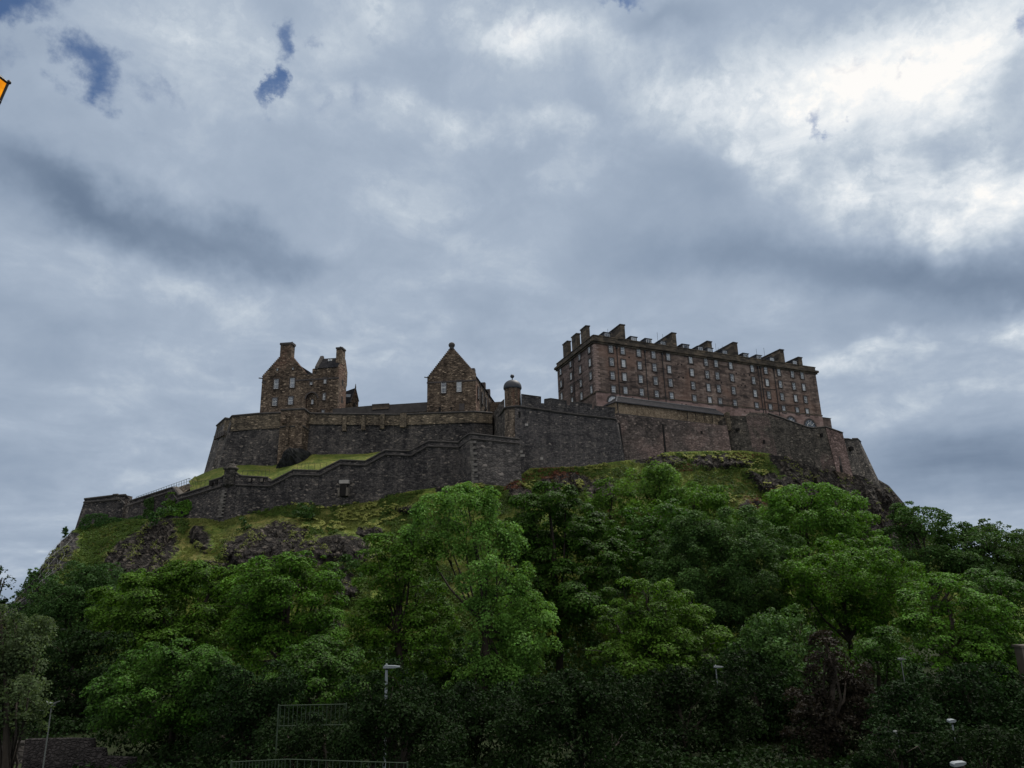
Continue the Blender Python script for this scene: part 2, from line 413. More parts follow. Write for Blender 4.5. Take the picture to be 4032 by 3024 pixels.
def make_mesh(name, verts, faces, mat, origin=(0, 0, 0), smooth=False, uv=True):
    me = bpy.data.meshes.new(name)
    V = np.asarray(verts, float)
    me.from_pydata((V - np.asarray(origin, float)).tolist(), [], faces)
    me.update()
    if uv:
        lay = me.uv_layers.new(name='UVMap')
        L = np.empty(len(me.loops), int)
        me.loops.foreach_get('vertex_index', L)
        N = np.empty(len(me.polygons) * 3)
        me.polygons.foreach_get('normal', N)
        N = N.reshape(-1, 3)
        T = np.empty(len(me.polygons), int)
        me.polygons.foreach_get('loop_total', T)
        NL = np.repeat(N, T, axis=0)
        pv = V[L]
        flat = np.abs(NL[:, 2]) > 0.85
        t = np.stack([-NL[:, 1], NL[:, 0]], 1)
        t /= np.linalg.norm(t, axis=1, keepdims=True) + 1e-9
        u = pv[:, 0] * t[:, 0] + pv[:, 1] * t[:, 1]
        w = pv[:, 2].copy()
        u[flat] = pv[flat, 0]
        w[flat] = pv[flat, 1]
        lay.data.foreach_set('uv', np.stack([u, w], 1).ravel())
    if smooth:
        me.polygons.foreach_set('use_smooth', np.ones(len(me.polygons), bool))
    me.materials.append(mat)
    return me

def tag(o, label=None, cat=None, group=None, kind=None):
    if label: o['label'] = label
    if cat: o['category'] = cat
    if group: o['group'] = group
    if kind: o['kind'] = kind
    return o
def thing(name, label, cat, loc, group=None):
    o = bpy.data.objects.new(name, None)
    o.empty_display_size = 1.0
    COL.objects.link(o)
    o.location = [float(k) for k in loc]
    return tag(o, label, cat, group, 'thing')
def root_of(o):
    while o.parent: o = o.parent
    return o
def part(name, mb, mat, parent, smooth=False, label=None):
    root = root_of(parent)
    me = make_mesh(name, mb.v, mb.f, mat, tuple(root.location), smooth)
    o = bpy.data.objects.new(name, me)
    COL.objects.link(o)
    o.parent = parent
    if label: o['label'] = label
    return o
def solo(name, mb, mat, label=None, cat=None, group=None, kind=None, smooth=False, origin=(0, 0, 0)):
    me = make_mesh(name, mb.v, mb.f, mat, origin, smooth)
    o = bpy.data.objects.new(name, me)
    o.location = [float(k) for k in origin]
    COL.objects.link(o)
    return tag(o, label, cat, group, kind)

class Facade:
    """vertical plane through two plan points; s runs along it, d outwards (towards the viewer side)"""
    def __init__(s, A, B):
        s.A = np.array([A[0], A[1], 0.0])
        d = np.array([B[0] - A[0], B[1] - A[1], 0.0])
        s.len = np.linalg.norm(d)
        s.s = d / s.len
        n = np.array([s.s[1], -s.s[0], 0.0])
        if n @ (-(s.A + d * 0.5)) < 0: n = -n
        s.n = n
        s.rz = math.atan2(s.s[1], s.s[0])
    def off(s, d):
        A = s.A + s.n * d
        f = Facade(A, A + s.s * s.len)
        return f
    def hit(s, u, v):
        r = ray(u, v)
        k = (s.A @ s.n) / (r @ s.n)
        p = r * k
        return (p - s.A) @ s.s, p[2]
    def pt(s, a, z, d=0.0):
        p = s.A + s.s * a + s.n * d
        return np.array([p[0], p[1], z])
    def box(s, mb, a0, a1, z0, z1, d0, d1):
        return mb.hexa([s.pt(a, z, d) for z in (z0, z1) for a, d in ((a0, d1), (a1, d1), (a1, d0), (a0, d0))])

def crop(x0, y0, k):
    return lambda x, y: (x0 + x / k, y0 + y / k)
c1 = crop(950, 1280, 4.148); c2 = crop(1300, 1300, 2.765); c3 = crop(2150, 1250, 3.687); c4 = crop(2700, 1280, 3.687)
c5 = crop(2900, 1600, 3.16); c6 = crop(750, 1600, 3.16); c7 = crop(250, 1750, 3.16); c8 = crop(1900, 1450, 3.318); c9 = crop(2350, 1500, 3.16)
def same_z(p, u, v):      # the point seen at (u, v) that lies at the height of p
    r = ray(u, v)
    return r * (p[2] / r[2])
def drop_to(p, base, lean=(0.0, 0.0), extra=1.5):
    """follow a (battered) wall face from its top point down to the line where it meets the ground in the photo"""
    bu = [b[0] for b in base]; bv = [b[1] for b in base]
    p = np.asarray(p, float)
    lo = 0.0
    for k in range(400):
        q = p + np.array([lean[0] * lo, lean[1] * lo, -lo])
        uv = project(q)
        if uv[1] >= np.interp(uv[0], bu, bv): break
        lo += 0.15
    lo += extra
    return p + np.array([lean[0] * lo, lean[1] * lo, -lo])
def wall_px(top, base, thick=2.0, lean=(0, 0), extra=1.5):
    """top: [(u, v, Y)...] seen top line; base: [(u, v)...] seen foot line"""
    T = [P(*t) for t in top]
    B = [drop_to(t, base, lean, extra) for t in T]
    return T, B

# ------------------------------------------------------------------ noise for the land
def _hash(ix, iy, iz):
    h = (ix.astype(np.int64) * 374761393 + iy.astype(np.int64) * 668265263 + iz.astype(np.int64) * 2147483647) & 0xFFFFFFFF
    h = ((h ^ (h >> 13)) * 1274126177) & 0xFFFFFFFF
    return ((h ^ (h >> 16)) & 0xFFFF) / 65535.0
def vnoise(p):
    p = np.asarray(p, float)
    i = np.floor(p).astype(int)
    f = p - i
    f = f * f * (3 - 2 * f)
    r = 0
    for dx in (0, 1):
        for dy in (0, 1):
            for dz in (0, 1):
                w = (f[..., 0] if dx else 1 - f[..., 0]) * (f[..., 1] if dy else 1 - f[..., 1]) * (f[..., 2] if dz else 1 - f[..., 2])
                r = r + w * _hash(i[..., 0] + dx, i[..., 1] + dy, i[..., 2] + dz)
    return r
def fbm(p, octaves=4, gain=0.5):
    a, r, n = 1.0, 0, 0
    p = np.asarray(p, float)
    for _ in range(octaves):
        r = r + a * vnoise(p)
        n += a
        a *= gain
        p = p * 2.03 + 17.1
    return r / n

GROUND_Z = -13.0
# seen top line of the rock (foot of the walls, or its outline against the sky): u, v, distance, distance of its foot, steepness
CREST = [(-1200, 2900, 120, 100, 1.0), (-500, 2640, 128, 100, 1.0), (0, 2450, 136, 104, 1.0), (60, 2375, 140, 105, 1.0), (150, 2262, 145, 108, 1.0), (230, 2150, 150, 108, 1.0),
         (285, 2088, 155, 108, 1.0), (340, 2068, 156, 108, 1.0), (470, 2041, 156, 106, 1.0), (600, 2045, 152, 104, 1.0), (700, 2040, 150, 104, 1.0), (870, 2040, 149, 104, 1.0),
         (952, 2004, 150, 104, 1.0), (1035, 1990, 150, 104, 1.0), (1193, 1968, 150, 104, 1.0), (1290, 1990, 150, 104, 1.0), (1443, 1962, 151, 106, 1.0), (1640, 1930, 149.5, 108, 1.0),
         (1850, 1902, 146.6, 110, 1.0), (1990, 1915, 147.5, 110, 1.0), (2087, 1843, 154, 112, 1.05), (2292, 1836, 155, 112, 1.05), (2447, 1814, 158.5, 112, 1.05), (2552, 1806, 163, 112, 1.1), (2622, 1780, 164, 112, 1.15),
         (2793, 1775, 167, 114, 1.2), (2929, 1774, 170, 118, 1.3), (3090, 1792, 174, 124, 1.4), (3216, 1830, 177, 130, 1.5), (3280, 1852, 178, 134, 1.5), (3352, 1868, 180, 138, 1.5),
         (3438, 1876, 185, 146, 1.6), (3500, 1912, 188, 150, 1.6), (3560, 1982, 188, 152, 1.6), (3620, 2075, 187, 150, 1.4), (3800, 2210, 180, 146, 1.2), (4300, 2340, 175, 140, 1.0), (5200, 2480, 170, 140, 1.0)]
_cr = np.array(CREST, float)
#   patches in the full view (2212 wide): u, v, half-widths, tilt
ROCKS = [(300, 1200, 78, 48, -30), (350, 1150, 40, 45, 30), (560, 1185, 85, 45, 0), (610, 1160, 60, 30, 0), (720, 1185, 95, 38, 0), (440, 1160, 26, 34, 0), (470, 1230, 60, 22, 0), (745, 1262, 26, 40, 0), (700, 1370, 34, 60, 0), (560, 1225, 40, 40, 0),
         (630, 1195, 105, 44, 0), (335, 1205, 70, 40, -38), (1118, 1068, 28, 28, 0), (1215, 1040, 55, 22, 0), (1290, 1060, 34, 30, 0), (1560, 1000, 70, 16, 0), (1430, 992, 60, 14, 0), (1700, 1005, 44, 34, 0), (1800, 1030, 120, 62, 10), (1900, 1085, 80, 80, 0), (1730, 1060, 70, 34, 20),
         (1650, 1040, 40, 14, 20), (1620, 1100, 30, 24, 0), (1880, 1180, 60, 70, 0), (890, 1095, 36, 10, -10), (745, 1062, 46, 10, -6), (520, 1100, 26, 9, 0), (800, 1150, 30, 12, 0), (960, 1060, 22, 10, 0), (640, 1255, 60, 30, 0),
         (1850, 1120, 60, 50, 0), (1960, 1120, 40, 50, 0)]
NETTED = [(95, 1235, 46, 72, 32), (150, 1190, 26, 50, 25), (50, 1290, 40, 50, 30)]
DRY = [(640, 1120, 160, 34, 0), (560, 1150, 90, 20, -8), (400, 1150, 60, 40, -20), (800, 1090, 70, 30, 0), (440, 1210, 60, 20, -10), (470, 1110, 90, 20, -15), (1230, 1030, 90, 24, 0), (1620, 1070, 90, 30, 15), (960, 1340, 40, 60, 0), (1010, 1250, 50, 40, 0), (1420, 1060, 60, 20, 0), (240, 1190, 40, 30, -30), (700, 1320, 30, 20, 0)]
RUST = [(1195, 1022, 34, 12, 0), (1115, 1045, 30, 8, -25), (1850, 990, 20, 8, 0), (1612, 985, 24, 6, 0), (1480, 1010, 24, 8, 0)]
def patch_mask(uvF, lst, soft=0.35):
    r = np.zeros(len(uvF))
    for u, v, a, b, rot in lst:
        c, s_ = math.cos(math.radians(rot)), math.sin(math.radians(rot))
        dx, dy = uvF[:, 0] - u, uvF[:, 1] - v
        x, y = dx * c + dy * s_, -dx * s_ + dy * c
        d = np.sqrt((x / a) ** 2 + (y / b) ** 2)
        r = np.maximum(r, np.clip((1 + soft - d) / (2 * soft), 0, 1))
    return r

def build_terrain():
    us = np.concatenate([np.linspace(-1200, 0, 40)[:-1], np.linspace(0, 3900, 620), np.linspace(3900, 5200, 40)[1:]])
    vs = np.interp(us, _cr[:, 0], _cr[:, 1]); Yc = np.interp(us, _cr[:, 0], _cr[:, 2])
    Yb = np.interp(us, _cr[:, 0], _cr[:, 3]); pw = np.interp(us, _cr[:, 0], _cr[:, 4])
    R = FWD[None] * FOCAL + RIGHT[None] * (us - 2016.0)[:, None] - UP[None] * (vs - 1512.0)[:, None]
    R = R / R[:, 1:2]
    zc = R[:, 2] * Yc
    rows = []
    zb = GROUND_Z - 0.8
    plateau = np.clip((us - 250) / 80, 0, 1) * np.clip((3450 - us) / 60, 0, 1)
    for k in range(10, 0, -1):
        back = (k / 10) ** 1.5 * 60
        z = zc - back * (0.02 + 0.75 * (1 - plateau)) - 0.3
        rows.append(np.stack([R[:, 0] * Yc + 0 * back, Yc + back, np.maximum(z, zb)], 1))
    nS = 170
    for k in range(nS + 1):
        t = k / nS
        Y = Yc + (Yb - Yc) * t
        z = zb + (zc - zb) * (1 - t) ** pw
        rows.append(np.stack([R[:, 0] * Y, Y, z], 1))
    G = np.stack(rows, 0)
    nr, nc = G.shape[:2]
    V = G.reshape(-1, 3)
    t_row = np.repeat(np.clip((np.arange(nr) - 10) / nS, 0, 1), nc)
    uvF = project(V) / 1.82278
    jit = (fbm(V * 0.16, 4) - 0.5)
    uvJ = uvF + np.stack([jit * 46, (fbm(V * 0.16 + 50, 4) - 0.5) * 34], 1)
    rock = patch_mask(uvJ, ROCKS)
    net = patch_mask(uvF, NETTED, 0.3)
    rock = np.maximum(rock, net)
    dry = patch_mask(uvJ, DRY, 0.6)
    rust = patch_mask(uvJ, RUST, 0.5)
    edge = np.clip(t_row * 14, 0, 1) * np.clip((1 - t_row) * 6, 0, 1)
    # crags: near-vertical, fluted faces with ledges
    stretched = V * np.array([0.50, 0.10, 0.07])
    ridg = 1 - np.abs(2 * fbm(stretched, 5) - 1)
    ridg2 = 1 - np.abs(2 * fbm(V * np.array([1.1, 1.1, 0.5]) + 9, 4) - 1)
    push = rock * (1.5 * np.clip(t_row * 3.5 - .15, 0, 1) + 1.6 * (ridg - 0.62) * 2.4 + 0.55 * (ridg2 - 0.6)) * edge
    ledge = (fbm(V * np.array([0.12, 0.12, 0.42]) + 31, 4) - 0.5)
    V = V.copy()
    V[:, 1] -= push * 1.3
    V[:, 2] += (rock * ledge * 1.0) * edge
    V[:, 2] += (fbm(V * 0.28 + 5, 5) - 0.5) * 1.5 * edge + (fbm(V * 1.4 + 3, 3) - 0.5) * 0.35 * edge
    faces = [(r * nc + c, r * nc + c + 1, (r + 1) * nc + c + 1, (r + 1) * nc + c) for r in range(nr - 1) for c in range(nc - 1)]
    faces = [f[::-1] for f in faces]
    me = bpy.data.meshes.new('hill')
    me.from_pydata(V.tolist(), [], faces)
    me.update()
    for nm, arr in (('rock', rock), ('dry', dry), ('rust', rust), ('net', net)):
        at = me.attributes.new(nm, 'FLOAT', 'POINT')
        at.data.foreach_set('value', arr.astype(np.float32))
    me.polygons.foreach_set('use_smooth', np.ones(len(me.polygons), bool))
    mt, g = new_mat('crag and turf')
    co = g.n('ShaderNodeTexCoord').outputs['Object']
    a_rock = g.n('ShaderNodeAttribute', attribute_name='rock').outputs['Fac']
    a_dry = g.n('ShaderNodeAttribute', attribute_name='dry').outputs['Fac']
    a_rust = g.n('ShaderNodeAttribute', attribute_name='rust').outputs['Fac']
    a_net = g.n('ShaderNodeAttribute', attribute_name='net').outputs['Fac']
    n1 = g.noise(co, 0.35, 6, 0.6); n2 = g.noise(co, 1.6, 5, 0.65); n3 = g.noise(scaled(g, co, (0.9, 0.9, 0.22)), 1.0, 6, 0.7)
    n4 = g.noise(co, 0.9, 4, 0.6)
    grass = g.ramp(g.math('MULTIPLY_ADD', g.math('SUBTRACT', n2, 0.5), 0.9, n1), [(0.25, (0.026, 0.048, 0.012, 1)), (0.5, (0.085, 0.125, 0.024, 1)), (0.75, (0.18, 0.20, 0.046, 1))])
    dryc = g.ramp(n4, [(0.3, (0.05, 0.07, 0.018, 1)), (0.5, (0.105, 0.11, 0.03, 1)), (0.7, (0.19, 0.15, 0.055, 1))])
    grass = g.mix(g.rng(g.math('ADD', a_dry, g.math('SUBTRACT', n2, 0.5)), 0.25, 0.75, 0, 0.85), grass, dryc)
    grass = g.mix(g.rng(g.math('ADD', a_rust, g.math('SUBTRACT', n2, 0.5)), 0.35, 0.7, 0, 0.85), grass, (0.12, 0.035, 0.022, 1))
    rockc = g.ramp(g.math('MULTIPLY_ADD', g.math('SUBTRACT', n3, 0.5), 1.2, n2), [(0.25, (0.010, 0.009, 0.008, 1)), (0.5, (0.044, 0.039, 0.034, 1)), (0.8, (0.15, 0.128, 0.108, 1))])
    crk = g.n('ShaderNodeTexVoronoi', {'Vector': g.n('ShaderNodeVectorMath', {0: g.noise(co, 0.8, 3, col=True), 1: (1.0, 1.0, 1.0), 2: scaled(g, co, (.62, .62, .16))}, operation='MULTIPLY_ADD').outputs[0], 'Scale': 1.0}, feature='DISTANCE_TO_EDGE').outputs['Distance']
    rockc = g.mix(g.rng(crk, 0.0, 0.24, 0.95, 0.0), rockc, (0.012, 0.011, 0.011, 1))
    rockc = g.mix(g.math('MULTIPLY', a_net, 0.5), rockc, (0.07, 0.072, 0.076, 1))
    geo = g.n('ShaderNodeNewGeometry')
    nz = g.n('ShaderNodeSeparateXYZ', {0: geo.outputs['Normal']}).outputs[2]
    f = g.math('ADD', g.math('ADD', g.math('MULTIPLY', a_rock, 1.05), g.math('MULTIPLY', g.math('SUBTRACT', n4, 0.5), 0.8)), g.math('MULTIPLY', g.math('SUBTRACT', n2, 0.5), 0.7))
    f = g.math('ADD', f, g.math('MULTIPLY', g.math('SUBTRACT', 0.62, nz), 0.9))
    col = g.mix(g.rng(f, 0.42, 0.62, 0, 1), grass, rockc)
    hgt = g.math('ADD', g.math('ADD', g.math('MULTIPLY', n2, 0.5), g.math('MULTIPLY', n3, 0.7)), g.math('MULTIPLY', g.math('MULTIPLY', g.rng(crk, 0, .30, 0, 1), a_rock), 1.1))
    bump = g.n('ShaderNodeBump', {'Height': hgt, 'Strength': 1.0, 'Distance': 0.8}).outputs[0]
    finish(g, principled(g, col, 0.95, bump, 0.12))
    me.materials.append(mt)
    o = bpy.data.objects.new('hill', me)
    COL.objects.link(o)
    tag(o, 'steep grassy castle rock with dark crags', None, None, 'structure')
    return V.reshape(nr, nc, 3), rock.reshape(nr, nc), us
TERR, TROCK, TU = build_terrain()

def ground_z(x, y):
    """height of the land under (x, y)"""
    p = project(np.array([x, y, 0.0]))
    c = int(np.clip(np.searchsorted(TU, p[0]), 0, len(TU) - 1))
    col = TERR[10:, c]
    o = np.argsort(col[:, 1])
    if y <= col[:, 1].min(): return GROUND_Z
    return max(GROUND_Z, float(np.interp(y, col[o, 1], col[o, 2])))

def build_ground():
    mb = MB()
    n = 60
    xs = np.sign(np.linspace(-1, 1, n)) * np.abs(np.linspace(-1, 1, n)) ** 2.2 * 3000
    ys = np.linspace(0, 1, n) ** 2.2 * 4000 - 60
    pts = [(x, y, GROUND_Z) for y in ys for x in xs]
    mb.add(pts, [(r * n + c, r * n + c + 1, (r + 1) * n + c + 1, (r + 1) * n + c) for r in range(n - 1) for c in range(n - 1)])
    mt, g = new_mat('garden ground')
    co = g.n('ShaderNodeTexCoord').outputs['Object']
    nz = g.noise(co, 0.5, 6, 0.65)
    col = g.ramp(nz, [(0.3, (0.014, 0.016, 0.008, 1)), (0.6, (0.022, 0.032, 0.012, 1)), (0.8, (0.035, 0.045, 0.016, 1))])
    finish(g, principled(g, col, 0.95, None, 0.1))
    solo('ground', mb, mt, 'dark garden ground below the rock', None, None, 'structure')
    pv = MB().box((0, -14, -2.0), (60, 38, 0.6))
    solo('pavement', pv, M['road'], 'raised street pavement of grey slabs', None, None, 'structure')
build_ground()

# ------------------------------------------------------------------ windows (surround > frame, pane), copied along a facade
WIN = {}
def window_meshes(w, h, nx, ny, marg):
    key = (round(w, 2), round(h, 2), nx, ny, marg)
    if key in WIN: return WIN[key]
    def bx(mb, x0, x1, z0, z1, y0, y1):
        return mb.hexa([(x, y, z) for z in (z0, z1) for x, y in ((x0, y0), (x1, y0), (x1, y1), (x0, y1))])
    s = MB(); k = marg; a, b = w / 2, h / 2
    bx(s, -a - k, -a, -b, b, -0.2, 0.3); bx(s, a, a + k, -b, b, -0.2, 0.3)
    bx(s, -a - k, a + k, b, b + k, -0.203, 0.3); bx(s, -a - k * 1.1, a + k * 1.1, -b - k * 0.7, -b, -0.26, 0.3)
    f = MB(); t = 0.085
    bx(f, -a, -a + t, -b, b, -0.06, 0.1); bx(f, a - t, a, -b, b, -0.06, 0.1)
    bx(f, -a + t, a - t, b - t, b, -0.058, 0.1); bx(f, -a + t, a - t, -b, -b + t * 1.3, -0.062, 0.1)
    if h > 1.2: bx(f, -a + t, a - t, -0.045, 0.045, -0.055, 0.1)
    for i in range(1, nx):
        x = -a + w * i / nx; bx(f, x - 0.015, x + 0.015, -b + t, b - t, -0.045, 0.1)
    for j in range(1, ny):
        z = -b + h * j / ny
        if h > 1.2 and abs(z) < 0.1: continue
        bx(f, -a + t, a - t, z - 0.013, z + 0.013, -0.040, 0.1)
    p = MB(); bx(p, -a + 0.02, a - 0.02, -b + 0.02, b - 0.02, -0.02, 0.08)
    WIN[key] = (make_mesh('window', s.v, s.f, M['margin']), make_mesh('frame', f.v, f.f, M['frame_white']), make_mesh('pane', p.v, p.f, M['pane']))
    return WIN[key]
WIN_PROTO = {}
def place_window(F, parent, s, z, w, h, nx=3, ny=4, marg=0.26, d=0.0):
    meshes = window_meshes(w, h, nx, ny, marg)
    root = root_of(parent)
    key = meshes[0].name
    if key not in WIN_PROTO:
        objs = [bpy.data.objects.new(n, me) for n, me in zip(('window', 'frame', 'pane'), meshes)]
        WIN_PROTO[key] = objs
    else:
        objs = [o.copy() for o in WIN_PROTO[key]]
    for o in objs: COL.objects.link(o)
    objs[0].parent = parent
    loc = F.pt(s, z, d) - np.array(root.location)
    objs[0].location = loc.tolist()
    objs[0].rotation_euler = (0, 0, F.rz)
    for o in objs[1:]:
        o.parent = objs[0]; o.location = (0, 0, 0); o.rotation_euler = (0, 0, 0)
    return objs[0]
def slit(F, parent, px0, px1, name='slit_window', d=0.03, mat='dark_hole'):
    s0, z0 = F.hit(*px0); s1, z1 = F.hit(*px1)
    mb = MB(); F.box(mb, min(s0, s1), max(s0, s1), min(z0, z1), max(z0, z1), -0.2, d)
    return part(name, mb, M[mat], parent)
def crow(a, b, n):
    """crow-stepped edge between two (s, z) points: starts with a rise when climbing, with a tread when falling"""
    out = []
    for i in range(n):
        x0, z0 = a[0] + (b[0] - a[0]) * i / n, a[1] + (b[1] - a[1]) * i / n
        x1, z1 = a[0] + (b[0] - a[0]) * (i + 1) / n, a[1] + (b[1] - a[1]) * (i + 1) / n
        out += [(x0, z1), (x1, z1)] if b[1] > a[1] else [(x1, z0), (x1, z1)]
    return out

# ------------------------------------------------------------------ the barracks
def build_barracks():
    Cp = P(*c3(690, 332), 180.0)
    Rp = same_z(Cp, *c4(1882, 682)); Lp = same_z(Cp, *c3(162, 742))
    F = Facade(Cp, Rp); S = Facade(Lp, Cp)
    ze = Cp[2]
    zb = F.hit(*c3(735, 1280))[1] - 3.0
    root = thing('barracks', 'long reddish brown stone barracks with four rows of sash windows and slab chimneys', 'barracks', (F.pt(F.len * .5, zb, -8)))
    Ln, Sn = F.len, S.len
    Bp = F.pt(Ln, 0, 0) + (Lp - Cp); Bp[2] = 0
    z_str = F.hit(*c3(735, 1082))[1]
    # walls: long front, short end, back
    mb = MB()
    mb.add([F.pt(0, z_str), F.pt(Ln, z_str), F.pt(Ln, ze), F.pt(0, ze)], [(0, 1, 2, 3)])
    part('front_wall', mb, M['barrack_stone'], root)
    mb = MB()
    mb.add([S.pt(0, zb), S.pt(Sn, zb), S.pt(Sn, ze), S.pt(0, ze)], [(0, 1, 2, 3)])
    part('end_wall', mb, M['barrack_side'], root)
    mb = MB()
    B3 = np.array([Bp[0], Bp[1], 0.0])
    L3 = S.pt(0, 0)
    e = lambda p, z: np.array([p[0], p[1], z])
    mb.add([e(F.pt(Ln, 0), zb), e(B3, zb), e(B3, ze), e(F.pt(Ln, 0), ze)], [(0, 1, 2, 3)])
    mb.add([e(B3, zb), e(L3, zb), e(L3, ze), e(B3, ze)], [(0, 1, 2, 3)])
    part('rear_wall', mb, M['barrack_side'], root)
    mb = MB()
    F.box(mb, 0.0, Ln, zb, z_str, -0.5, 0.10)
    part('basement_wall', mb, M['base_stone'], root)
    # string course, cornice and parapet run round the two seen sides
    mb = MB(); F.box(mb, -0.15, Ln + 0.15, z_str - 0.02, z_str + 0.32, -0.3, 0.22)
    S.box(mb, Sn * 0.38, Sn + 0.0, z_str - 0.02, z_str + 0.32, -0.3, 0.2)
    part('string_course', mb, M['cornice'], root)
    z_top = F.hit(*c3(690, 252))[1]
    mb = MB()
    F.box(mb, -0.75, Ln + 0.75, ze - 0.35, ze + 0.3, -0.6, 0.75)
    F.box(mb, -0.45, Ln + 0.45, ze - 0.8, ze - 0.352, -0.6, 0.35)
    S.box(mb, -0.75, Sn + 0.4, ze - 0.352, ze + 0.298, -0.6, 0.748)
    S.box(mb, -0.45, Sn + 0.2, ze - 0.802, ze - 0.354, -0.6, 0.347)
    part('cornice', mb, M['cornice'], root)
    mb = MB()
    F.box(mb, 0.0, Ln, ze + 0.3, z_top - 0.25, -0.55, 0.12)
    F.box(mb, -0.12, Ln + 0.12, z_top - 0.25, z_top, -0.62, 0.26)
    S.box(mb, 0.0, Sn - 0.13, ze + 0.302, z_top - 0.252, -0.55, 0.118)
    S.box(mb, -0.12, Sn - 0.14, z_top - 0.252, z_top - 0.004, -0.62, 0.258)
    part('parapet', mb, M['cornice'], root)
    # slate roof behind the parapet
    inw = (Lp - Cp) / np.linalg.norm(Lp - Cp)
    D = Sn
    mb = MB()
    q = lambda s, k, z: e(F.pt(s, 0) + inw * k, z)
    rz_ = z_top + 1.3
    zr = z_top - 0.7
    mb.add([q(.6, .6, zr), q(Ln - .6, .6, zr), q(Ln - .6, D - .6, zr), q(.6, D - .6, zr), q(6, 7, rz_), q(Ln - 6, 7, rz_), q(Ln - 6, D - 7, rz_), q(6, D - 7, rz_)],
           [(0, 1, 5, 4), (1, 2, 6, 5), (2, 3, 7, 6), (3, 0, 4, 7), (4, 5, 6, 7)])
    part('roof', mb, M['slate'], root)
    # quoins at the near corner
    mb = MB()
    k = 0
    z = z_str + 0.4
    while z < ze - 1.0:
        ln = 1.35 if k % 2 else 0.7
        F.box(mb, 0.0, ln, z, z + 0.5, -0.3, 0.05)
        S.box(mb, Sn - (0.7 if k % 2 else 1.2), Sn + 0.04, z + 0.002, z + 0.498, -0.3, 0.045)
        z += 0.62; k += 1
    part('quoins', mb, M['quoin'], root)
    # windows: one list per column (pixel centres), snapped to straight columns and level rows
    cols = [[c3(937, 455), c3(947, 643), c3(962, 840), c3(978, 1040)], [c3(1105, 480), c3(1120, 665), c3(1138, 860), c3(1152, 1060)],
            [c3(1338, 513), c3(1355, 697), c3(1373, 893), c3(1388, 1085)], [c3(1552, 542), c3(1570, 727), c3(1590, 920), c3(1607, 1117)],
            [c3(1768, 573), c3(1785, 755), c3(1803, 948), c3(1825, 1143)], [c3(2093, 615), c3(2113, 800), c3(2135, 990), c3(2157, 1182)],
            [c4(285, 540), c4(305, 720), c4(330, 908), c4(352, 1100)], [c4(432, 560), c4(455, 737), c4(478, 925), c4(500, 1117)],
            [c4(645, 590), c4(670, 767), c4(694, 955), c4(717, 1145)], [c4(958, 635), c4(980, 810), c4(1007, 1000), c4(1035, 1185)],
            [c4(1153, 660), c4(1178, 840), c4(1205, 1022), c4(1232, 1208)], [c4(1343, 690), c4(1370, 865), c4(1400, 1045), c4(1427, 1232)],
            [c4(1540, 715), c4(1568, 897), c4(1595, 1070), c4(1622, 1257)], [c4(1680, 738), c4(1710, 910), c4(1740, 1090), c4(1768, 1275)]]
    H = np.array([[F.hit(*p) for p in c] for c in cols])
    rowz = H[:, :, 1].mean(0)
    for c in range(len(cols)):
        for r in range(4):
            place_window(F, root, H[c, :, 0].mean(), H[c, r, 1] * 0.5 + rowz[r] * 0.5, 1.22, 2.1, 3, 4, 0.30)
    side = [[c3(632, 465), c3(642, 655), c3(652, 850), c3(663, 1050)], [c3(490, 570), c3(500, 760), c3(510, 955), c3(518, 1145)],
            [c3(358, 675), c3(368, 855), c3(375, 1045), c3(390, 1215)], [c3(215, 785), c3(223, 965), c3(230, 1145)]]
    for c in side:
        hh = [S.hit(*p) for p in c]
        for s_, z_ in hh:
            place_window(S, root, np.mean([a for a, _ in hh]), z_, 1.35, 2.1, 3, 4, 0.30)
    # basement arches
    for ctr, rad, cf in (((975, 1235), 75, c3), ((1805, 1480), 75, c4), ((1530, 1420), 60, c4)):
        s0, z0 = F.hit(*cf(*ctr)); s1, _ = F.hit(*cf(ctr[0] + rad, ctr[1]))
        R = abs(s1 - s0)
        arch = MB()
        n = 14
        for i in range(n):
            a0, a1 = math.pi * i / n, math.pi * (i + 1) / n
            ring = [F.pt(s0 + R * math.cos(a), z0 + R * math.sin(a), d) for a in (a0, a1) for d in (0.09, 0.24)] + [F.pt(s0 + (R + .5) * math.cos(a), z0 + (R + .5) * math.sin(a), d) for a in (a0, a1) for d in (0.09, 0.24)]
            arch.add(ring, [(1, 3, 7, 5), (0, 1, 5, 4), (2, 6, 7, 3), (4, 5, 7, 6), (0, 2, 3, 1)])
        ao = part('basement_arch', arch, M['margin'], root)
        glass = MB()
        glass.prism([F.pt(s0 + R * math.cos(math.pi * i / 12), z0 + R * math.sin(math.pi * i / 12), 0.13) for i in range(13)], -F.n * 0.1)
        part('pane', glass, M['pane'], ao)
        bars = MB()
        for i in range(1, 5):
            a = math.pi * i / 5
            bars.tube([F.pt(s0 + 0.3 * R * math.cos(a), z0 + 0.3 * R * math.sin(a), .15), F.pt(s0 + R * math.cos(a), z0 + R * math.sin(a), .15)], 0.05, 4)
        bars.tube([F.pt(s0 + 0.55 * R * math.cos(math.pi * i / 12), z0 + .55 * R * math.sin(math.pi * i / 12), .15) for i in range(13)], 0.05, 4)
        part('frame', bars, M['frame_white'], ao)
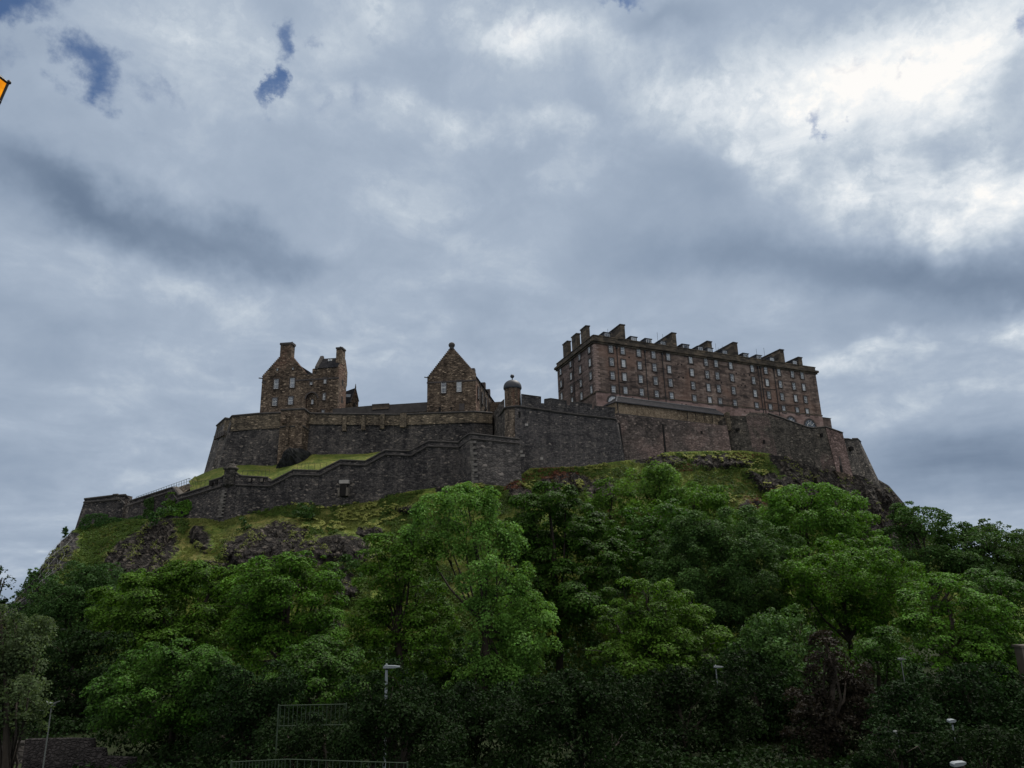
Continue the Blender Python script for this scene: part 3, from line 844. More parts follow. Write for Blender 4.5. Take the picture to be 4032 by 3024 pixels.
    # down pipes
    for top, bot, cf in (((1018, 380), (1070, 1180), c3), ((1418, 440), (1490, 1200), c3), ((1668, 480), (1745, 1240), c3), ((1030, 560), (1130, 1290), c4), ((1070, 570), (1165, 1290), c4), ((1260, 590), (1365, 1320), c4)):
        s0, z0 = F.hit(*cf(*top)); s1, z1 = F.hit(*cf(*bot))
        sm = (s0 + s1) / 2
        mb = MB().tube([F.pt(sm, z1, 0.18), F.pt(sm, ze - 0.7, 0.18)], 0.11, 6)
        F.box(mb, sm - .25, sm + .25, ze - 1.5, ze - .95, 0.02, 0.4)
        part('drainpipe', mb, M['black_iron'], root)
    for p0, p1, cf in (((1040, 750), (1135, 762), c3), ((1065, 940), (1155, 952), c3), ((1440, 648), (1530, 660), c3), ((1120, 925), (1310, 940), c4), ((1150, 1115), (1330, 1140), c4), ((1340, 1158), (1640, 1162), c4)):
        s0, z0 = F.hit(*cf(*p0)); s1, z1 = F.hit(*cf(*p1))
        part('drainpipe', MB().tube([F.pt(s0, z0, .15), F.pt(s1, z1, .15)], 0.08, 6), M['black_iron'], root)
    s0, _ = S.hit(*c3(395, 600))
    part('drainpipe', MB().tube([S.pt(s0, zb, .16), S.pt(s0, ze - .6, .16)], 0.12, 6), M['black_iron'], root)
    h = [S.hit(*c3(x, y)) for x, y in ((258, 880), (258, 1010), (185, 1080))]
    part('drainpipe', MB().tube([S.pt(a, z, .16) for a, z in h], 0.09, 6), M['black_iron'], root)
    h = [S.hit(*c3(x, y)) for x, y in ((420, 945), (510, 885))]
    part('drainpipe', MB().tube([S.pt(a, z, .16) for a, z in h], 0.09, 6), M['black_iron'], root)
    # slab chimneys running back across the roof, seen obliquely from below
    for (tx, ty), (bx_, by_), back, wd, cf in (((1140, 118), (1148, 310), 13.0, 1.5, c3), ((1885, 238), (1895, 420), 12.5, 1.5, c3), ((375, 250), (380, 380), 5.0, 1.7, c4),
                                               ((746, 266), (762, 432), 16.0, 1.6, c4), ((1420, 368), (1440, 545), 16.0, 1.6, c4), ((1686, 480), (1697, 580), 11.0, 1.6, c4)):
        K = F.off(-2.6)
        s1, zt = K.hit(*cf(tx, ty))
        mb = MB()
        a = K.pt(s1, 0); b = K.pt(s1 - wd, 0)
        bk = inw * back
        ring = [b, a, a + bk, b + bk]
        mb.hexa([e(p, zr - 0.3) for p in ring] + [e(p, zt) for p in ring])
        o = part('chimney', mb, M['cornice'], root)
        ctr = sum(ring) / 4
        cap = [ctr + (p - ctr) * np.array([1.0, 1.0, 1]) + (F.s * 0.18 * (1 if i in (1, 2) else -1)) - inw * (0.2 if i < 2 else -0.2) for i, p in enumerate(ring)]
        cm = MB(); cm.hexa([e(p, zt) for p in cap] + [e(p, zt + 0.28) for p in cap])
        part('coping', cm, M['coping'], o)
    # three tall stacks over the end wall
    K = S.off(-0.3)
    for x0, x1, yt in ((243, 350, 350), (370, 482, 240), (500, 620, 128)):
        s0, z0 = K.hit(*c3(x0, yt + 60)); s1, z1 = K.hit(*c3(x1 - 42, yt))
        zt = z1
        mb = MB(); K.box(mb, s0, s1, ze, zt, -1.1, 0.0)
        o = part('chimney', mb, M['cornice'], root)
        cm = MB(); K.box(cm, s0 - .15, s1 + .15, zt, zt + 0.3, -1.25, 0.15)
        part('coping', cm, M['coping'], o)
    # dormers with white windows and lead cheeks
    K = F.off(-1.9)
    for x, y, cf in ((885, 257, c3), (1272, 317, c3), (1485, 345, c3), (1697, 378, c3), (2018, 425, c3), (5, 318, c4), (213, 345, c4), (350, 366, c4), (567, 397, c4), (870, 445, c4), (1060, 470, c4), (1252, 500, c4), (1583, 545, c4)):
        s0, z0 = K.hit(*cf(x, y))
        mb = MB()
        w = 1.1
        r0 = [K.pt(s0 - w, 0), K.pt(s0 + w, 0), K.pt(s0 + w, 0) + inw * 5, K.pt(s0 - w, 0) + inw * 5]
        mb.hexa([e(p, zr - .2) for p in r0] + [e(p, z0 + 0.62) for p in r0])
        r1 = [K.pt(s0 - w - .2, 0, .25), K.pt(s0 + w + .2, 0, .25), K.pt(s0 + w + .2, 0) + inw * 5.1, K.pt(s0 - w - .2, 0) + inw * 5.1]
        mb.hexa([e(p, z0 + .62) for p in r1] + [e(p, z0 + .8) for p in r1])
        o = part('dormer', mb, M['lead'], root)
        fm = MB(); K.box(fm, s0 - .72, s0 + .72, z0 - .75, z0 + .5, 0.0, 0.05)
        part('frame', fm, M['frame_white'], o)
        gm = MB()
        for a0, a1 in ((-.62, -.05), (.05, .62)):
            K.box(gm, s0 + a0, s0 + a1, z0 - .65, z0 + .4, 0.02, 0.07)
        part('pane', gm, M['pane'], o)
    # thin aerials
    K = F.off(-8.0)
    for x, y0, y1, cf in ((895, 165, 225, c3), (1613, 215, 350, c3), (1690, 240, 330, c3), (430, 265, 372, c4), (470, 325, 380, c4), (528, 300, 360, c4), (1022, 345, 430, c4), (1132, 330, 470, c4)):
        s0, zt = K.hit(*cf(x, y0)); _, z1 = K.hit(*cf(x, y1))
        part('aerial', MB().tube([K.pt(s0, zr, 0), K.pt(s0, zt, 0)], 0.045, 5), M['black_iron'], root)
    # putlog holes
    for x, y, cf in ((1205, 580, c3), (1915, 680, c3), (1967, 685, c3), (1927, 865, c3), (1990, 875, c3), (733, 703, c4), (845, 715, c4), (925, 727, c4), (757, 885, c4), (810, 873, c4), (862, 880, c4), (515, 835, c4), (1255, 1170, c3), (1970, 1258, c3), (2030, 1265, c3), (855, 1255, c4), (930, 1265, c4)):
        s0, z0 = F.hit(*cf(x, y))
        mb = MB(); F.box(mb, s0 - .17, s0 + .17, z0 - .2, z0 + .2, -0.1, 0.13)
        part('putlog_hole', mb, M['dark_hole'], root)
    # small slated porch block against the far end
    A = P(*c5(1085, 130), F.pt(Ln, 0)[1] + 1.5)
    s_z = A[2]
    p0, p1 = e(F.pt(Ln, 0, -1.0), 0), e(P(*c5(1170, 150), F.pt(Ln, 0)[1] + 3.0), 0)
    zt = P(*c5(1170, 150), F.pt(Ln, 0)[1] + 3.0)[2]
    d2 = inw * 8
    mb = MB(); mb.hexa([e(p, zb) for p in (p0, p1, p1 + d2, p0 + d2)] + [e(p, zt) for p in (p0, p1, p1 + d2, p0 + d2)])
    part('end_block', mb, M['barrack_side'], root)
    mb = MB()
    ov = F.s * 0.3
    ztop = F.hit(*c5(1070, 112))[1]
    mb.add([e(p0 - inw * .3, zt), e(p1 + ov - inw * .3, zt), e(p1 + ov + d2, zt), e(p0 + d2, zt), e(p0 + inw * 1.5, ztop + .3), e(p0 + inw * 6, ztop + .3)], [(0, 1, 4), (1, 2, 5, 4), (2, 3, 5), (0, 4, 5, 3), (0, 3, 2, 1)])
    part('end_block_roof', mb, M['slate'], root)
    return F, S, inw
BF, BS, BINW = build_barracks()

# ------------------------------------------------------------------ long low slated building in front of the barracks
def build_long_store():
    A = P(*c9(240, 263), 170.0); B = same_z(A, *c9(1598, 432))
    F = Facade(A, B)
    z1 = A[2]; z0 = F.hit(*c9(232, 405))[1] - 2.5
    root = thing('long_low_building', 'long low tan rubble building with slate roof below the barracks', 'building', F.pt(F.len / 2, z0, -3))
    mb = MB(); F.box(mb, 0, F.len, z0, z1, -5.5, 0)
    part('wall', mb, M['tan_stone'], root)
    mb = MB(); zr = Facade(A - F.n * 2.9, B - F.n * 2.9).hit(*c9(800, 268))[1]
    e0, e1 = F.pt(-.25, z1 + .02, .35), F.pt(F.len + .25, z1 + .02, .35)
    b0, b1 = F.pt(-.25, z1 + .02, -5.9), F.pt(F.len + .25, z1 + .02, -5.9)
    r0, r1 = F.pt(2.6, zr, -2.8), F.pt(F.len - .4, zr, -2.8)
    mb.add([e0, e1, b1, b0, r0, r1], [(0, 1, 5, 4), (1, 2, 5), (2, 3, 4, 5), (3, 0, 4), (0, 3, 2, 1)])
    ro = part('roof', mb, M['slate'], root)
    mb = MB().tube([r0, r1], 0.16, 5).tube([e0, r0], 0.14, 5)
    part('ridge_flashing', mb, M['lead'], ro)
    mb = MB(); F.box(mb, -.3, F.len + .3, z1 - .18, z1 + .06, 0.36, 0.5)
    part('gutter', mb, M['black_iron'], root)
    for x in (1125, 1228, 1330, 1432, 1530):
        y = 390 + (x - 1125) * 0.135
        slit(F, root, c9(x - 6, y), c9(x + 12, y + 88))
    mb = MB(); F.box(mb, .25, .42, z0, z1, .02, .2)
    part('drainpipe', mb, M['black_iron'], root)
    # dark sill band under the wall
    mb = MB(); zs = F.hit(*c9(232, 402))[1]; F.box(mb, -.2, F.len + .2, zs - .3, zs, -.2, .35)
    part('string_course', mb, M['coping'], root)
build_long_store()

# ------------------------------------------------------------------ tower house at the left
def build_tower_house():
    A = P(*c1(338, 940), 175.0); B = same_z(A, *c1(1592, 862))
    F = Facade(A, B); L = F.len
    Cc = same_z(B, *c1(1728, 962))
    S = Facade(B, Cc)
    h = lambda x, y: F.hit(*c1(x, y))
    root = thing('tower_house', 'brown stone tower house with crow-stepped gable, big chimney and slate cap-house', 'tower house', F.pt(L / 2, h(600, 1480)[1] - 4, -6))
    zb = h(300, 1470)[1] - 4
    zs = A[2]
    apexL, apexR = h(630, 520), h(818, 462)
    eL = h(332, 852); eR = h(1066, 792)
    nl = h(1050, 1130)
    arch_c, arch_r = h(1148, 1200), (h(1240, 1200)[0] - h(1055, 1200)[0]) / 2
    arch = [(arch_c[0] + arch_r * math.cos(a), arch_c[1] + arch_r * math.sin(a)) for a in np.linspace(math.pi, 0, 11)]
    zpar = h(1140, 806)[1]; zcap = h(1420, 692)[1]
    sc0 = h(1228, 800)[0]
    poly = [(0, zb), (0, eL[1])] + crow((eL[0], eL[1]), apexL, 13) + [(apexR[0], apexL[1])] + crow((apexR[0], apexL[1]), (eR[0], zpar), 15) + \
           [(sc0, zpar), (sc0, zcap), (L, zcap), (L, zb), (arch[-1][0], zb)] + arch[::-1] + [(arch[0][0], zb)]
    mb = MB().prism([F.pt(a, z) for a, z in poly], -F.n * 1.2)
    F.box(mb, 0.02, sc0, zb, zpar - 0.4, -9, -1.2)
    F.box(mb, sc0, L - 0.02, zb, zpar - 0.4, -min(6.0, S.len * .8), -1.2)
    part('wall', mb, M['tower_stone'], root)
    mb = MB(); F.box(mb, arch[0][0] - .2, arch[-1][0] + .2, zb, arch_c[1] + arch_r + .2, -1.19, -0.75)
    part('arched_recess', mb, M['tower_stone'], root)
    ring = MB()
    for i in range(10):
        q = []
        for k in (i, i + 1):
            th = math.pi * k / 10
            for rr in (arch_r, arch_r + .35):
                for d in (-.3, .1):
                    q.append(F.pt(arch_c[0] + rr * math.cos(th), arch_c[1] + rr * math.sin(th), d))
        ring.add(q, [(1, 3, 7, 5), (0, 1, 5, 4), (2, 6, 7, 3), (0, 4, 6, 2)])
    part('arch_moulding', ring, M['margin'], root)
    # main roof, showing past the gable on its right side
    ap = ((apexL[0] + apexR[0]) / 2, h(720, 470)[1])
    rr = h(1185, 803)
    mb = MB().prism([F.pt(.3, zpar, -1.25), F.pt(ap[0], ap[1] - .6, -1.25), F.pt(rr[0], zpar, -1.25)], -F.n * 7.5)
    part('roof', mb, M['slate'], root)
    # big chimney on the gable top
    mb = MB(); zt = h(730, 320)[1]
    F.box(mb, apexL[0], apexR[0], apexL[1] - .5, zt, -1.9, 0.04)
    ch = part('chimney', mb, M['tower_stone'], root)
    mb = MB(); F.box(mb, apexL[0] - .15, apexR[0] + .2, zt, zt + .55, -2.05, .2)
    part('coping', mb, M['coping'], ch)
    mb = MB()
    for k in range(4):
        sx = apexL[0] + (apexR[0] - apexL[0]) * (k + .5) / 4
        c = F.pt(sx, zt + .55, -.9)
        mb.lathe(c, [(0.0, 0), (.2, 0), (.17, .35 + .1 * (k == 3)), (.0, .35 + .1 * (k == 3))], 8)
    part('chimney_pots', mb, M['margin'], ch)
    # string course with a rise over the windows
    mb = MB()
    zsx = h(900, 905)[1]
    F.box(mb, 0, h(470, 0)[0], zs - .18, zs + .18, -.1, .14)
    F.box(mb, h(880, 905)[0], L + .1, zsx - .18, zsx + .18, -.1, .16)
    part('string_course', mb, M['margin'], root)
    # parapet coping and the little round beside the cap-house
    mb = MB(); F.box(mb, eR[0] - .3, sc0, zpar, zpar + .18, -1.3, .08)
    part('parapet_coping', mb, M['coping'], root)
    c = F.pt(h(1190, 750)[0], zpar - 0.2, -1.4)
    mb = MB().lathe(c, [(0, 0), (1.0, 0), (1.0, h(1190, 700)[1] - zpar + .2), (0, h(1190, 695)[1] - zpar + .4)], 14)
    part('stair_round', mb, M['tower_stone'], root, True)
    # cap-house
    dep = 6.0
    mb = MB(); F.box(mb, sc0, L - 0.01, zpar - 1.5, zcap - 0.01, -dep, -1.2)
    cap = part('cap_house', mb, M['tower_stone'], root)
    K = F.off(-dep / 2)
    zr = K.hit(*c1(1480, 540))[1]
    s0, s1 = sc0 + .3, L - .4
    mb = MB()
    mb.prism([F.pt(s0, zcap - .1, .25), F.pt(s0, zr, -dep / 2), F.pt(s0, zcap - .1, -dep - .2)], F.s * (s1 - s0))
    part('cap_house_roof', mb, M['slate'], cap)
    mb = MB()
    mb.prism([F.pt(sc0 - .35, zcap - .4, .35), F.pt(sc0 - .35, zcap + .35, .35), F.pt(sc0 - .35, zr + .75, -dep / 2 + .2), F.pt(sc0 - .35, zr + .75, -dep / 2 - .4), F.pt(sc0 - .35, zcap, -dep - .3)], F.s * .7)
    part('skew_gable', mb, M['coping'], cap)
    # skylight
    kk = 0.62
    ctr = F.pt(K.hit(*c1(1475, 575))[0], zcap + (zr - zcap) * .72, -dep / 2 * .70)
    mb = MB().box(ctr + np.array([0, -.1, .1]), (.95, .25, .5), F.rz)
    part('skylight', mb, M['frame_white'], cap)
    mb = MB().box(ctr + np.array([0, -.2, .12]), (.6, .14, .3), F.rz)
    part('skylight_pane', mb, M['pane'], cap)
    # right return wall with its stepped gable and chimney
    g = lambda x, y: S.hit(*c1(x, y))
    W = S.len
    k0, k1 = g(1622, 560), g(1703, 560)
    base = zcap
    right = g(1745, 800)
    crn = crow((max(k1[0], W * .55), g(1700, 560)[1]), (W, right[1]), 9)
    poly = [(0.0, zb), (0.0, base), (W * .30, k0[1]), (max(k1[0], W * .55), g(1700, 560)[1])] + crn + [(W, g(1730, 985)[1]), (W - .45, g(1720, 990)[1] - .6), (W - .45, zb)]
    mb = MB().prism([S.pt(a, z) for a, z in poly], -S.n * 1.0)
    part('end_wall', mb, M['tower_stone'], root)
    zt = g(1665, 400)[1]
    mb = MB(); S.box(mb, W * .22, W * .62, k0[1] - 1, zt, -1.5, .05)
    ch = part('chimney', mb, M['tower_stone'], cap)
    mb = MB(); S.box(mb, W * .22 - .15, W * .62 + .15, zt, zt + .4, -1.65, .2)
    S.box(mb, W * .32, W * .42, zt + .4, zt + .8, -.9, -.5)
    part('coping', mb, M['coping'], ch)
    for x, y0, y1 in ((1655, 885, 1000), (1645, 1160, 1285)):
        slit(S, root, c1(x - 10, y0), c1(x + 10, y1))
    # windows
    for x, y, w, hh, nx, ny in ((575, 965, 1.2, 2.55, 3, 5), (837, 945, 1.2, 2.55, 3, 5), (550, 1255, 1.2, 2.0, 3, 4), (810, 1235, 1.2, 2.0, 3, 4), (1372, 910, .62, 1.5, 2, 4), (1355, 1172, .62, 1.7, 2, 4), (1338, 1440, .6, 1.4, 2, 4), (1145, 955, .6, .75, 2, 2)):
        s_, z_ = h(x, y)
        place_window(F, root, s_, z_, w, hh, nx, ny, 0.24)
    s_, z_ = h(1145, 1245)
    place_window(F, root, s_, z_, .55, 1.2, 2, 3, 0.15, -.74)
    for x, y in ((592, 730), (848, 715)):
        s_, z_ = h(x, y)
        place_window(F, root, s_, z_, .35, .55, 2, 2, 0.15)
    for x in (680, 700):
        slit(F, root, c1(x - 5, 1056), c1(x + 5, 1072), 'putlog_hole')
    # waterspout at the left eave
    part('waterspout', MB().tube([F.pt(.3, eL[1] - .4, .2), F.pt(-.8, eL[1] - .25, .3)], .16, 5), M['coping'], root)
    # chapel-like gable behind
    ap = P(*c1(1866, 1045), 186)
    G0, G1 = P(*c1(1790, 1240), 186), P(*c1(1915, 1240), 187.5)
    back = same_z(ap, *c1(1716, 1098)) - ap
    root2 = thing('gabled_hall', 'small slate-roofed gabled hall half hidden behind the tower house', 'building', (ap[0] - 2, ap[1] + 4, zb))
    lo = np.array([0, 0, 8.0])
    mb = MB().prism([G0 - lo, G0, ap, G1, G1 - lo], back * 1.0)
    part('wall', mb, M['tower_stone'], root2)
    up = np.array([0, 0, .35])
    mb = MB().prism([G0 + up * .2 + (G0 - ap) * .08, ap + up, ap + up * .3, G0 - up * .4 + (G0 - ap) * .08], back * 1.02)
    part('roof', mb, M['slate'], root2)
    mb = MB().tube([ap, ap + np.array([0, 0, .5]), ap + np.array([0, 0, 1.5])], [.16, .2, .06], 6)
    part('finial', mb, M['coping'], root2)
    mb = MB().tube([G0 + (G0 - ap) * .08, ap + up, G1 + (G1 - ap) * .05], .2, 5)
    part('skew', mb, M['margin'], root2)
    q = (G0 + G1) / 2 - np.array([0, .25, 1.6])
    part('slit_window', MB().box(q, (.35, .5, 2.0)), M['dark_hole'], root2)
    q = ap + back * .35 + (G0 - ap) * .55 + np.array([0, -.25, .2])
    part('skylight', MB().box(q, (1.8, .2, .8), .3), M['pane'], root2)
build_tower_house()

# ------------------------------------------------------------------ gabled building in the middle and the low range beside it
def build_middle_house():
    A = P(*c2(1057, 575), 172.0); B = same_z(A, *c2(1585, 547))
    F = Facade(A, B); L = F.len
    h = lambda x, y: F.hit(*c2(x, y))
    zb = h(1320, 900)[1] - 3
    root = thing('gabled_house', 'narrow stone house with steep crow-stepped gable and ball finial', 'house', F.pt(L / 2, zb, -8))
    e0, e1 = h(1056, 520), h(1590, 480)
    ap = h(1320, 207)
    poly = [(0, zb), (0, e0[1])] + crow((0, e0[1]), (ap[0] - .5, ap[1]), 17) + crow((ap[0] + .5, ap[1]), (L, e1[1]), 17) + [(L, zb)]
    mb = MB().prism([F.pt(a, z) for a, z in poly], -F.n * 1.0)
    part('gable_wall', mb, M['tower_stone'], root)
    # long side wall running back
    B2 = F.pt(L, e1[1])
    far = same_z(B2, *c2(1702, 648))
    sd = (far - B2); sd[2] = 0
    sd = sd / np.linalg.norm(sd)
    ln = 34.0
    S = Facade(B2, B2 + sd * ln)
    back = sd * ln
    mb = MB().prism([F.pt(.05, zb, -.3), F.pt(.05, e0[1] - .6, -.3), F.pt(L - .05, e1[1] - .6, -.3), F.pt(L - .05, zb, -.3)], back)
    part('side_wall', mb, M['tower_stone'], root)
    mb = MB().prism([F.pt(.0, e0[1] - .5, -.6), F.pt(ap[0], ap[1] - .8, -.6), F.pt(L + .25, e1[1] - .5, -.6)], back * .99)
    part('roof', mb, M['slate'], root)
    part('ball_finial', MB().lathe(F.pt(ap[0], ap[1], -.5), [(0, 0), (.75, 0), (.6, .35), (.5, .55), (.78, .95), (.85, 1.35), (.65, 1.75), (.3, 1.95), (0, 2.0)], 14), M['coping'], root, True)
    mb = MB(); z = h(1320, 560)[1]; F.box(mb, -.1, L + .1, z - .18, z + .18, -.1, .14)
    part('string_course', mb, M['margin'], root)
    for x, y, w, hh in ((1236, 625, 1.2, 2.9), (1404, 612, 1.2, 2.9)):
        s_, z_ = h(x, y); place_window(F, root, s_, z_, w, hh, 3, 5, .22)
    slit(F, root, c2(1180, 835), c2(1206, 890)); slit(F, root, c2(1310, 832), c2(1324, 872))
    slit(F, root, c2(1405, 800), c2(1462, 872), 'blocked_window', .05, 'margin')
    part('waterspout', MB().tube([F.pt(.2, e0[1], .2), F.pt(-.7, e0[1] + .15, .3)], .14, 5), M['coping'], root)
    mb = MB(); s0 = h(1505, 375); s1 = h(1555, 430)
    F.box(mb, s0[0], s1[0], s1[1] - 1, h(1530, 378)[1], -4.5, -2.8)
    part('chimney', mb, M['margin'], root)
    for k in range(5):
        sx = 3.0 + k * 5.4
        place_window(S, root, sx, e1[1] - 4.2, 1.0, 3.0, 2, 4, .25)
        part('drainpipe', MB().tube([S.pt(sx + 2.6, zb, .15), S.pt(sx + 2.6, e1[1] - .6, .15)], .12, 5), M['black_iron'], root)
    for k, sx in enumerate((15.0, 22.0)):
        mb = MB(); S.box(mb, sx, sx + 1.2, e1[1] - 1, e1[1] + 2.2, -1.6, -.4)
        part('chimney', mb, M['margin'], root)
    # lower projecting block further back on the side
    mb = MB(); S.box(mb, 19, 27, zb, e1[1] - 2.5, 0, 3.2)
    part('rear_block', mb, M['tower_stone'], root)
    # low range between tower and gable
    A = P(*c2(30, 858), 171.5); B = P(*c2(1062, 785), 172.5)
    K = Facade(A, B)
    z0 = min(A[2], B[2]) - 6
    root2 = thing('low_range', 'low dark-roofed range behind the battery parapet, between tower and gable', 'building', K.pt(K.len / 2, z0, -3))
    T = [A, P(*c2(455, 822), 171.9), P(*c2(642, 812), 172.1), B]
    top_mid = [P(*c2(455, 824), 171.9), P(*c2(642, 810), 172.1)]
    mb = MB(); lower = [t - np.array([0, 0, 2.2]) for t in T]
    mb.strip(lower, [np.array([t[0], t[1], z0]) for t in T], 4)
    part('wall', mb, M['parapet_stone'], root2)
    mb = MB().strip([t + np.array([0, -.2, 0]) for t in T], [t + np.array([0, -.2, -2.35]) for t in T], 5)
    part('roof', mb, M['coping'], root2)
    mb = MB().strip([P(*c2(455, 806), 171.4), P(*c2(640, 795), 171.6)], [P(*c2(455, 868), 171.4), P(*c2(640, 852), 171.6)], 3)
    part('raised_parapet', mb, M['cornice'], root2)
build_middle_house()

# ------------------------------------------------------------------ curtain walls and batteries
BASE = [(c[0], c[1] - 4) for c in CREST]
def course(mb, pts, r=0.22, out=0.0):
    return mb.tube([np.asarray(p) + np.array([0, -out, 0]) for p in pts], r, 6)
def below(T, d, out=0.12):
    return [np.asarray(t) + np.array([0, -out, -d]) for t in T]
def foot_thing(name, label, cat, T, group=None):
    c = np.mean(T, axis=0)
    return thing(name, label, cat, (c[0], c[1], c[2] - 8), group)
def cap_tops(mb, T, thick, h=0.28, over=0.2):
    A = [np.asarray(t) + np.array([0, -over, h]) for t in T]
    B = [np.asarray(t) + np.array([0, -over, 0.0]) for t in T]
    return mb.strip(A, B, thick + over * 2)

def build_upper_battery():
    lawn_line = [c6(100, 870), c6(200, 832), c6(400, 772), c6(700, 752), c6(980, 757), c6(1100, 700), c6(1500, 622), c6(2200, 612), c2(500, 1352), c2(900, 1330), c2(1400, 1250), c2(1800, 1230)]
    root = thing('upper_battery_wall', 'tall dark battered battery wall standing on the sloping lawn, with brown parapet band', 'battery wall', P(*c6(1100, 720), 166))
    # chamfered left end
    T = [P(*c6(332, 246), 180), P(*c6(440, 152), 171.5), P(*c6(492, 162), 170.6), P(*c6(525, 126), 167.5)]
    B = [drop_to(t, lawn_line, (-.16, -.06), 2.5) for t in T]
    mb = MB().strip(T, B, 3)
    part('angled_end', mb, M['wall_grey'], root)
    T2 = [P(*c6(525, 126), 167.5), P(*c6(855, 96), 167.0), P(*c6(1150, 84), 166.6)]
    B2 = [drop_to(t, lawn_line, (-.10 if i == 0 else -.04, -.07), 2.5) for i, t in enumerate(T2)]
    B2[0] = B[-1]
    part('left_face', MB().strip(T2, B2, 3), M['wall_dark'], root)
    T3 = [P(*c6(1440, 92), 166.6), P(*c2(700, 925), 166.8), P(*c2(1570, 892), 167.4), P(*c2(1765, 906), 170.5)]
    B3 = [drop_to(t, lawn_line, (0, -.05), 2.5) for t in T3]
    part('right_face', MB().strip(T3, B3, 3), M['wall_dark'], root)
    # lighter parapet bands, a hand proud of the rubble below
    band = lambda T, d, k=.28: MB().strip([t + np.array([0, -k, .02]) for t in T], [t + np.array([0, -k - .25, -d]) for t in T], 1.0)
    dl = T2[1][2] - P(*c6(855, 285), 166.8)[2]
    part('parapet', band(T2, dl), M['parapet_stone'], root)
    dr = T3[1][2] - P(*c2(700, 1040), 166.6)[2]
    part('parapet', band(T3, dr), M['parapet_stone'], root)
    part('parapet', band(T, dl * .8), M['parapet_stone'], root)
    mb = MB()
    for q in (T, T2, T3): course(mb, [t + np.array([0, -.3, .05]) for t in q], .26)
    part('coping', mb, M['coping'], root)
    # projecting garderobe block with its buttress
    f0, f1, f2 = P(*c6(1128, 46), 164.4), P(*c6(1416, 30), 163.8), P(*c6(1497, 96), 166.8)
    base = [c6(900, 640), c6(1115, 575), c6(1300, 520), c6(1445, 505), c6(1500, 505)]
    t4 = [f0 + np.array([-.05, 2.2, 0]), f0, f1, f2]
    b4 = [drop_to(t, base, (-.01, -.01), 3.0) for t in t4]
    part('projecting_block', MB().strip(t4, b4, .6), M['tower_stone'], root)
    mb = MB(); course(mb, t4, .28); course(mb, below(t4, 4.2, .1), .18)
    part('block_coping', mb, M['coping'], root)
    for x0, x1, y0, y1 in ((1145, 1205, 108, 215), (1315, 1385, 205, 500), (1205, 1215, 120, 480)):
        a, b = P(*c6(x0, y0), 164), P(*c6(x1, y1), 164)
        mb = MB().box(((a[0] + b[0]) / 2, 164.0, (a[2] + b[2]) / 2), (abs(b[0] - a[0]), .9, abs(a[2] - b[2])))
        part('pilaster', mb, M['tower_stone'], root)
    # pale pilasters of the right face
    for x in (165, 370, 575, 800):
        a = P(*c2(x, 942 - (x - 165) * .05), 166.4); b = P(*c2(x, 1100 - (x - 165) * .06), 166.2)
        mb = MB(); w = .95 if x != 800 else 1.5
        mb.hexa([(a[0] + sx * w / 2, y, z) for z, yy in ((b[2], 165.7), (a[2], 166.0)) for sx, y in ((-1, yy - .1), (1, yy - .1), (1, yy + .6), (-1, yy + .6))])
        part('pilaster', mb, M['parapet_stone'], root)
    # corbelled box on the angled end
    a, b = P(*c6(330, 395), 174.5), P(*c6(435, 345), 169.5)
    mb = MB()
    for i in range(5):
        p = a + (b - a) * i / 4
        mb.box(p + np.array([-.2, -.5, 0]), (.5, 1.4, 1.0), .6)
    part('corbels', mb, M['margin'], root)
build_upper_battery()

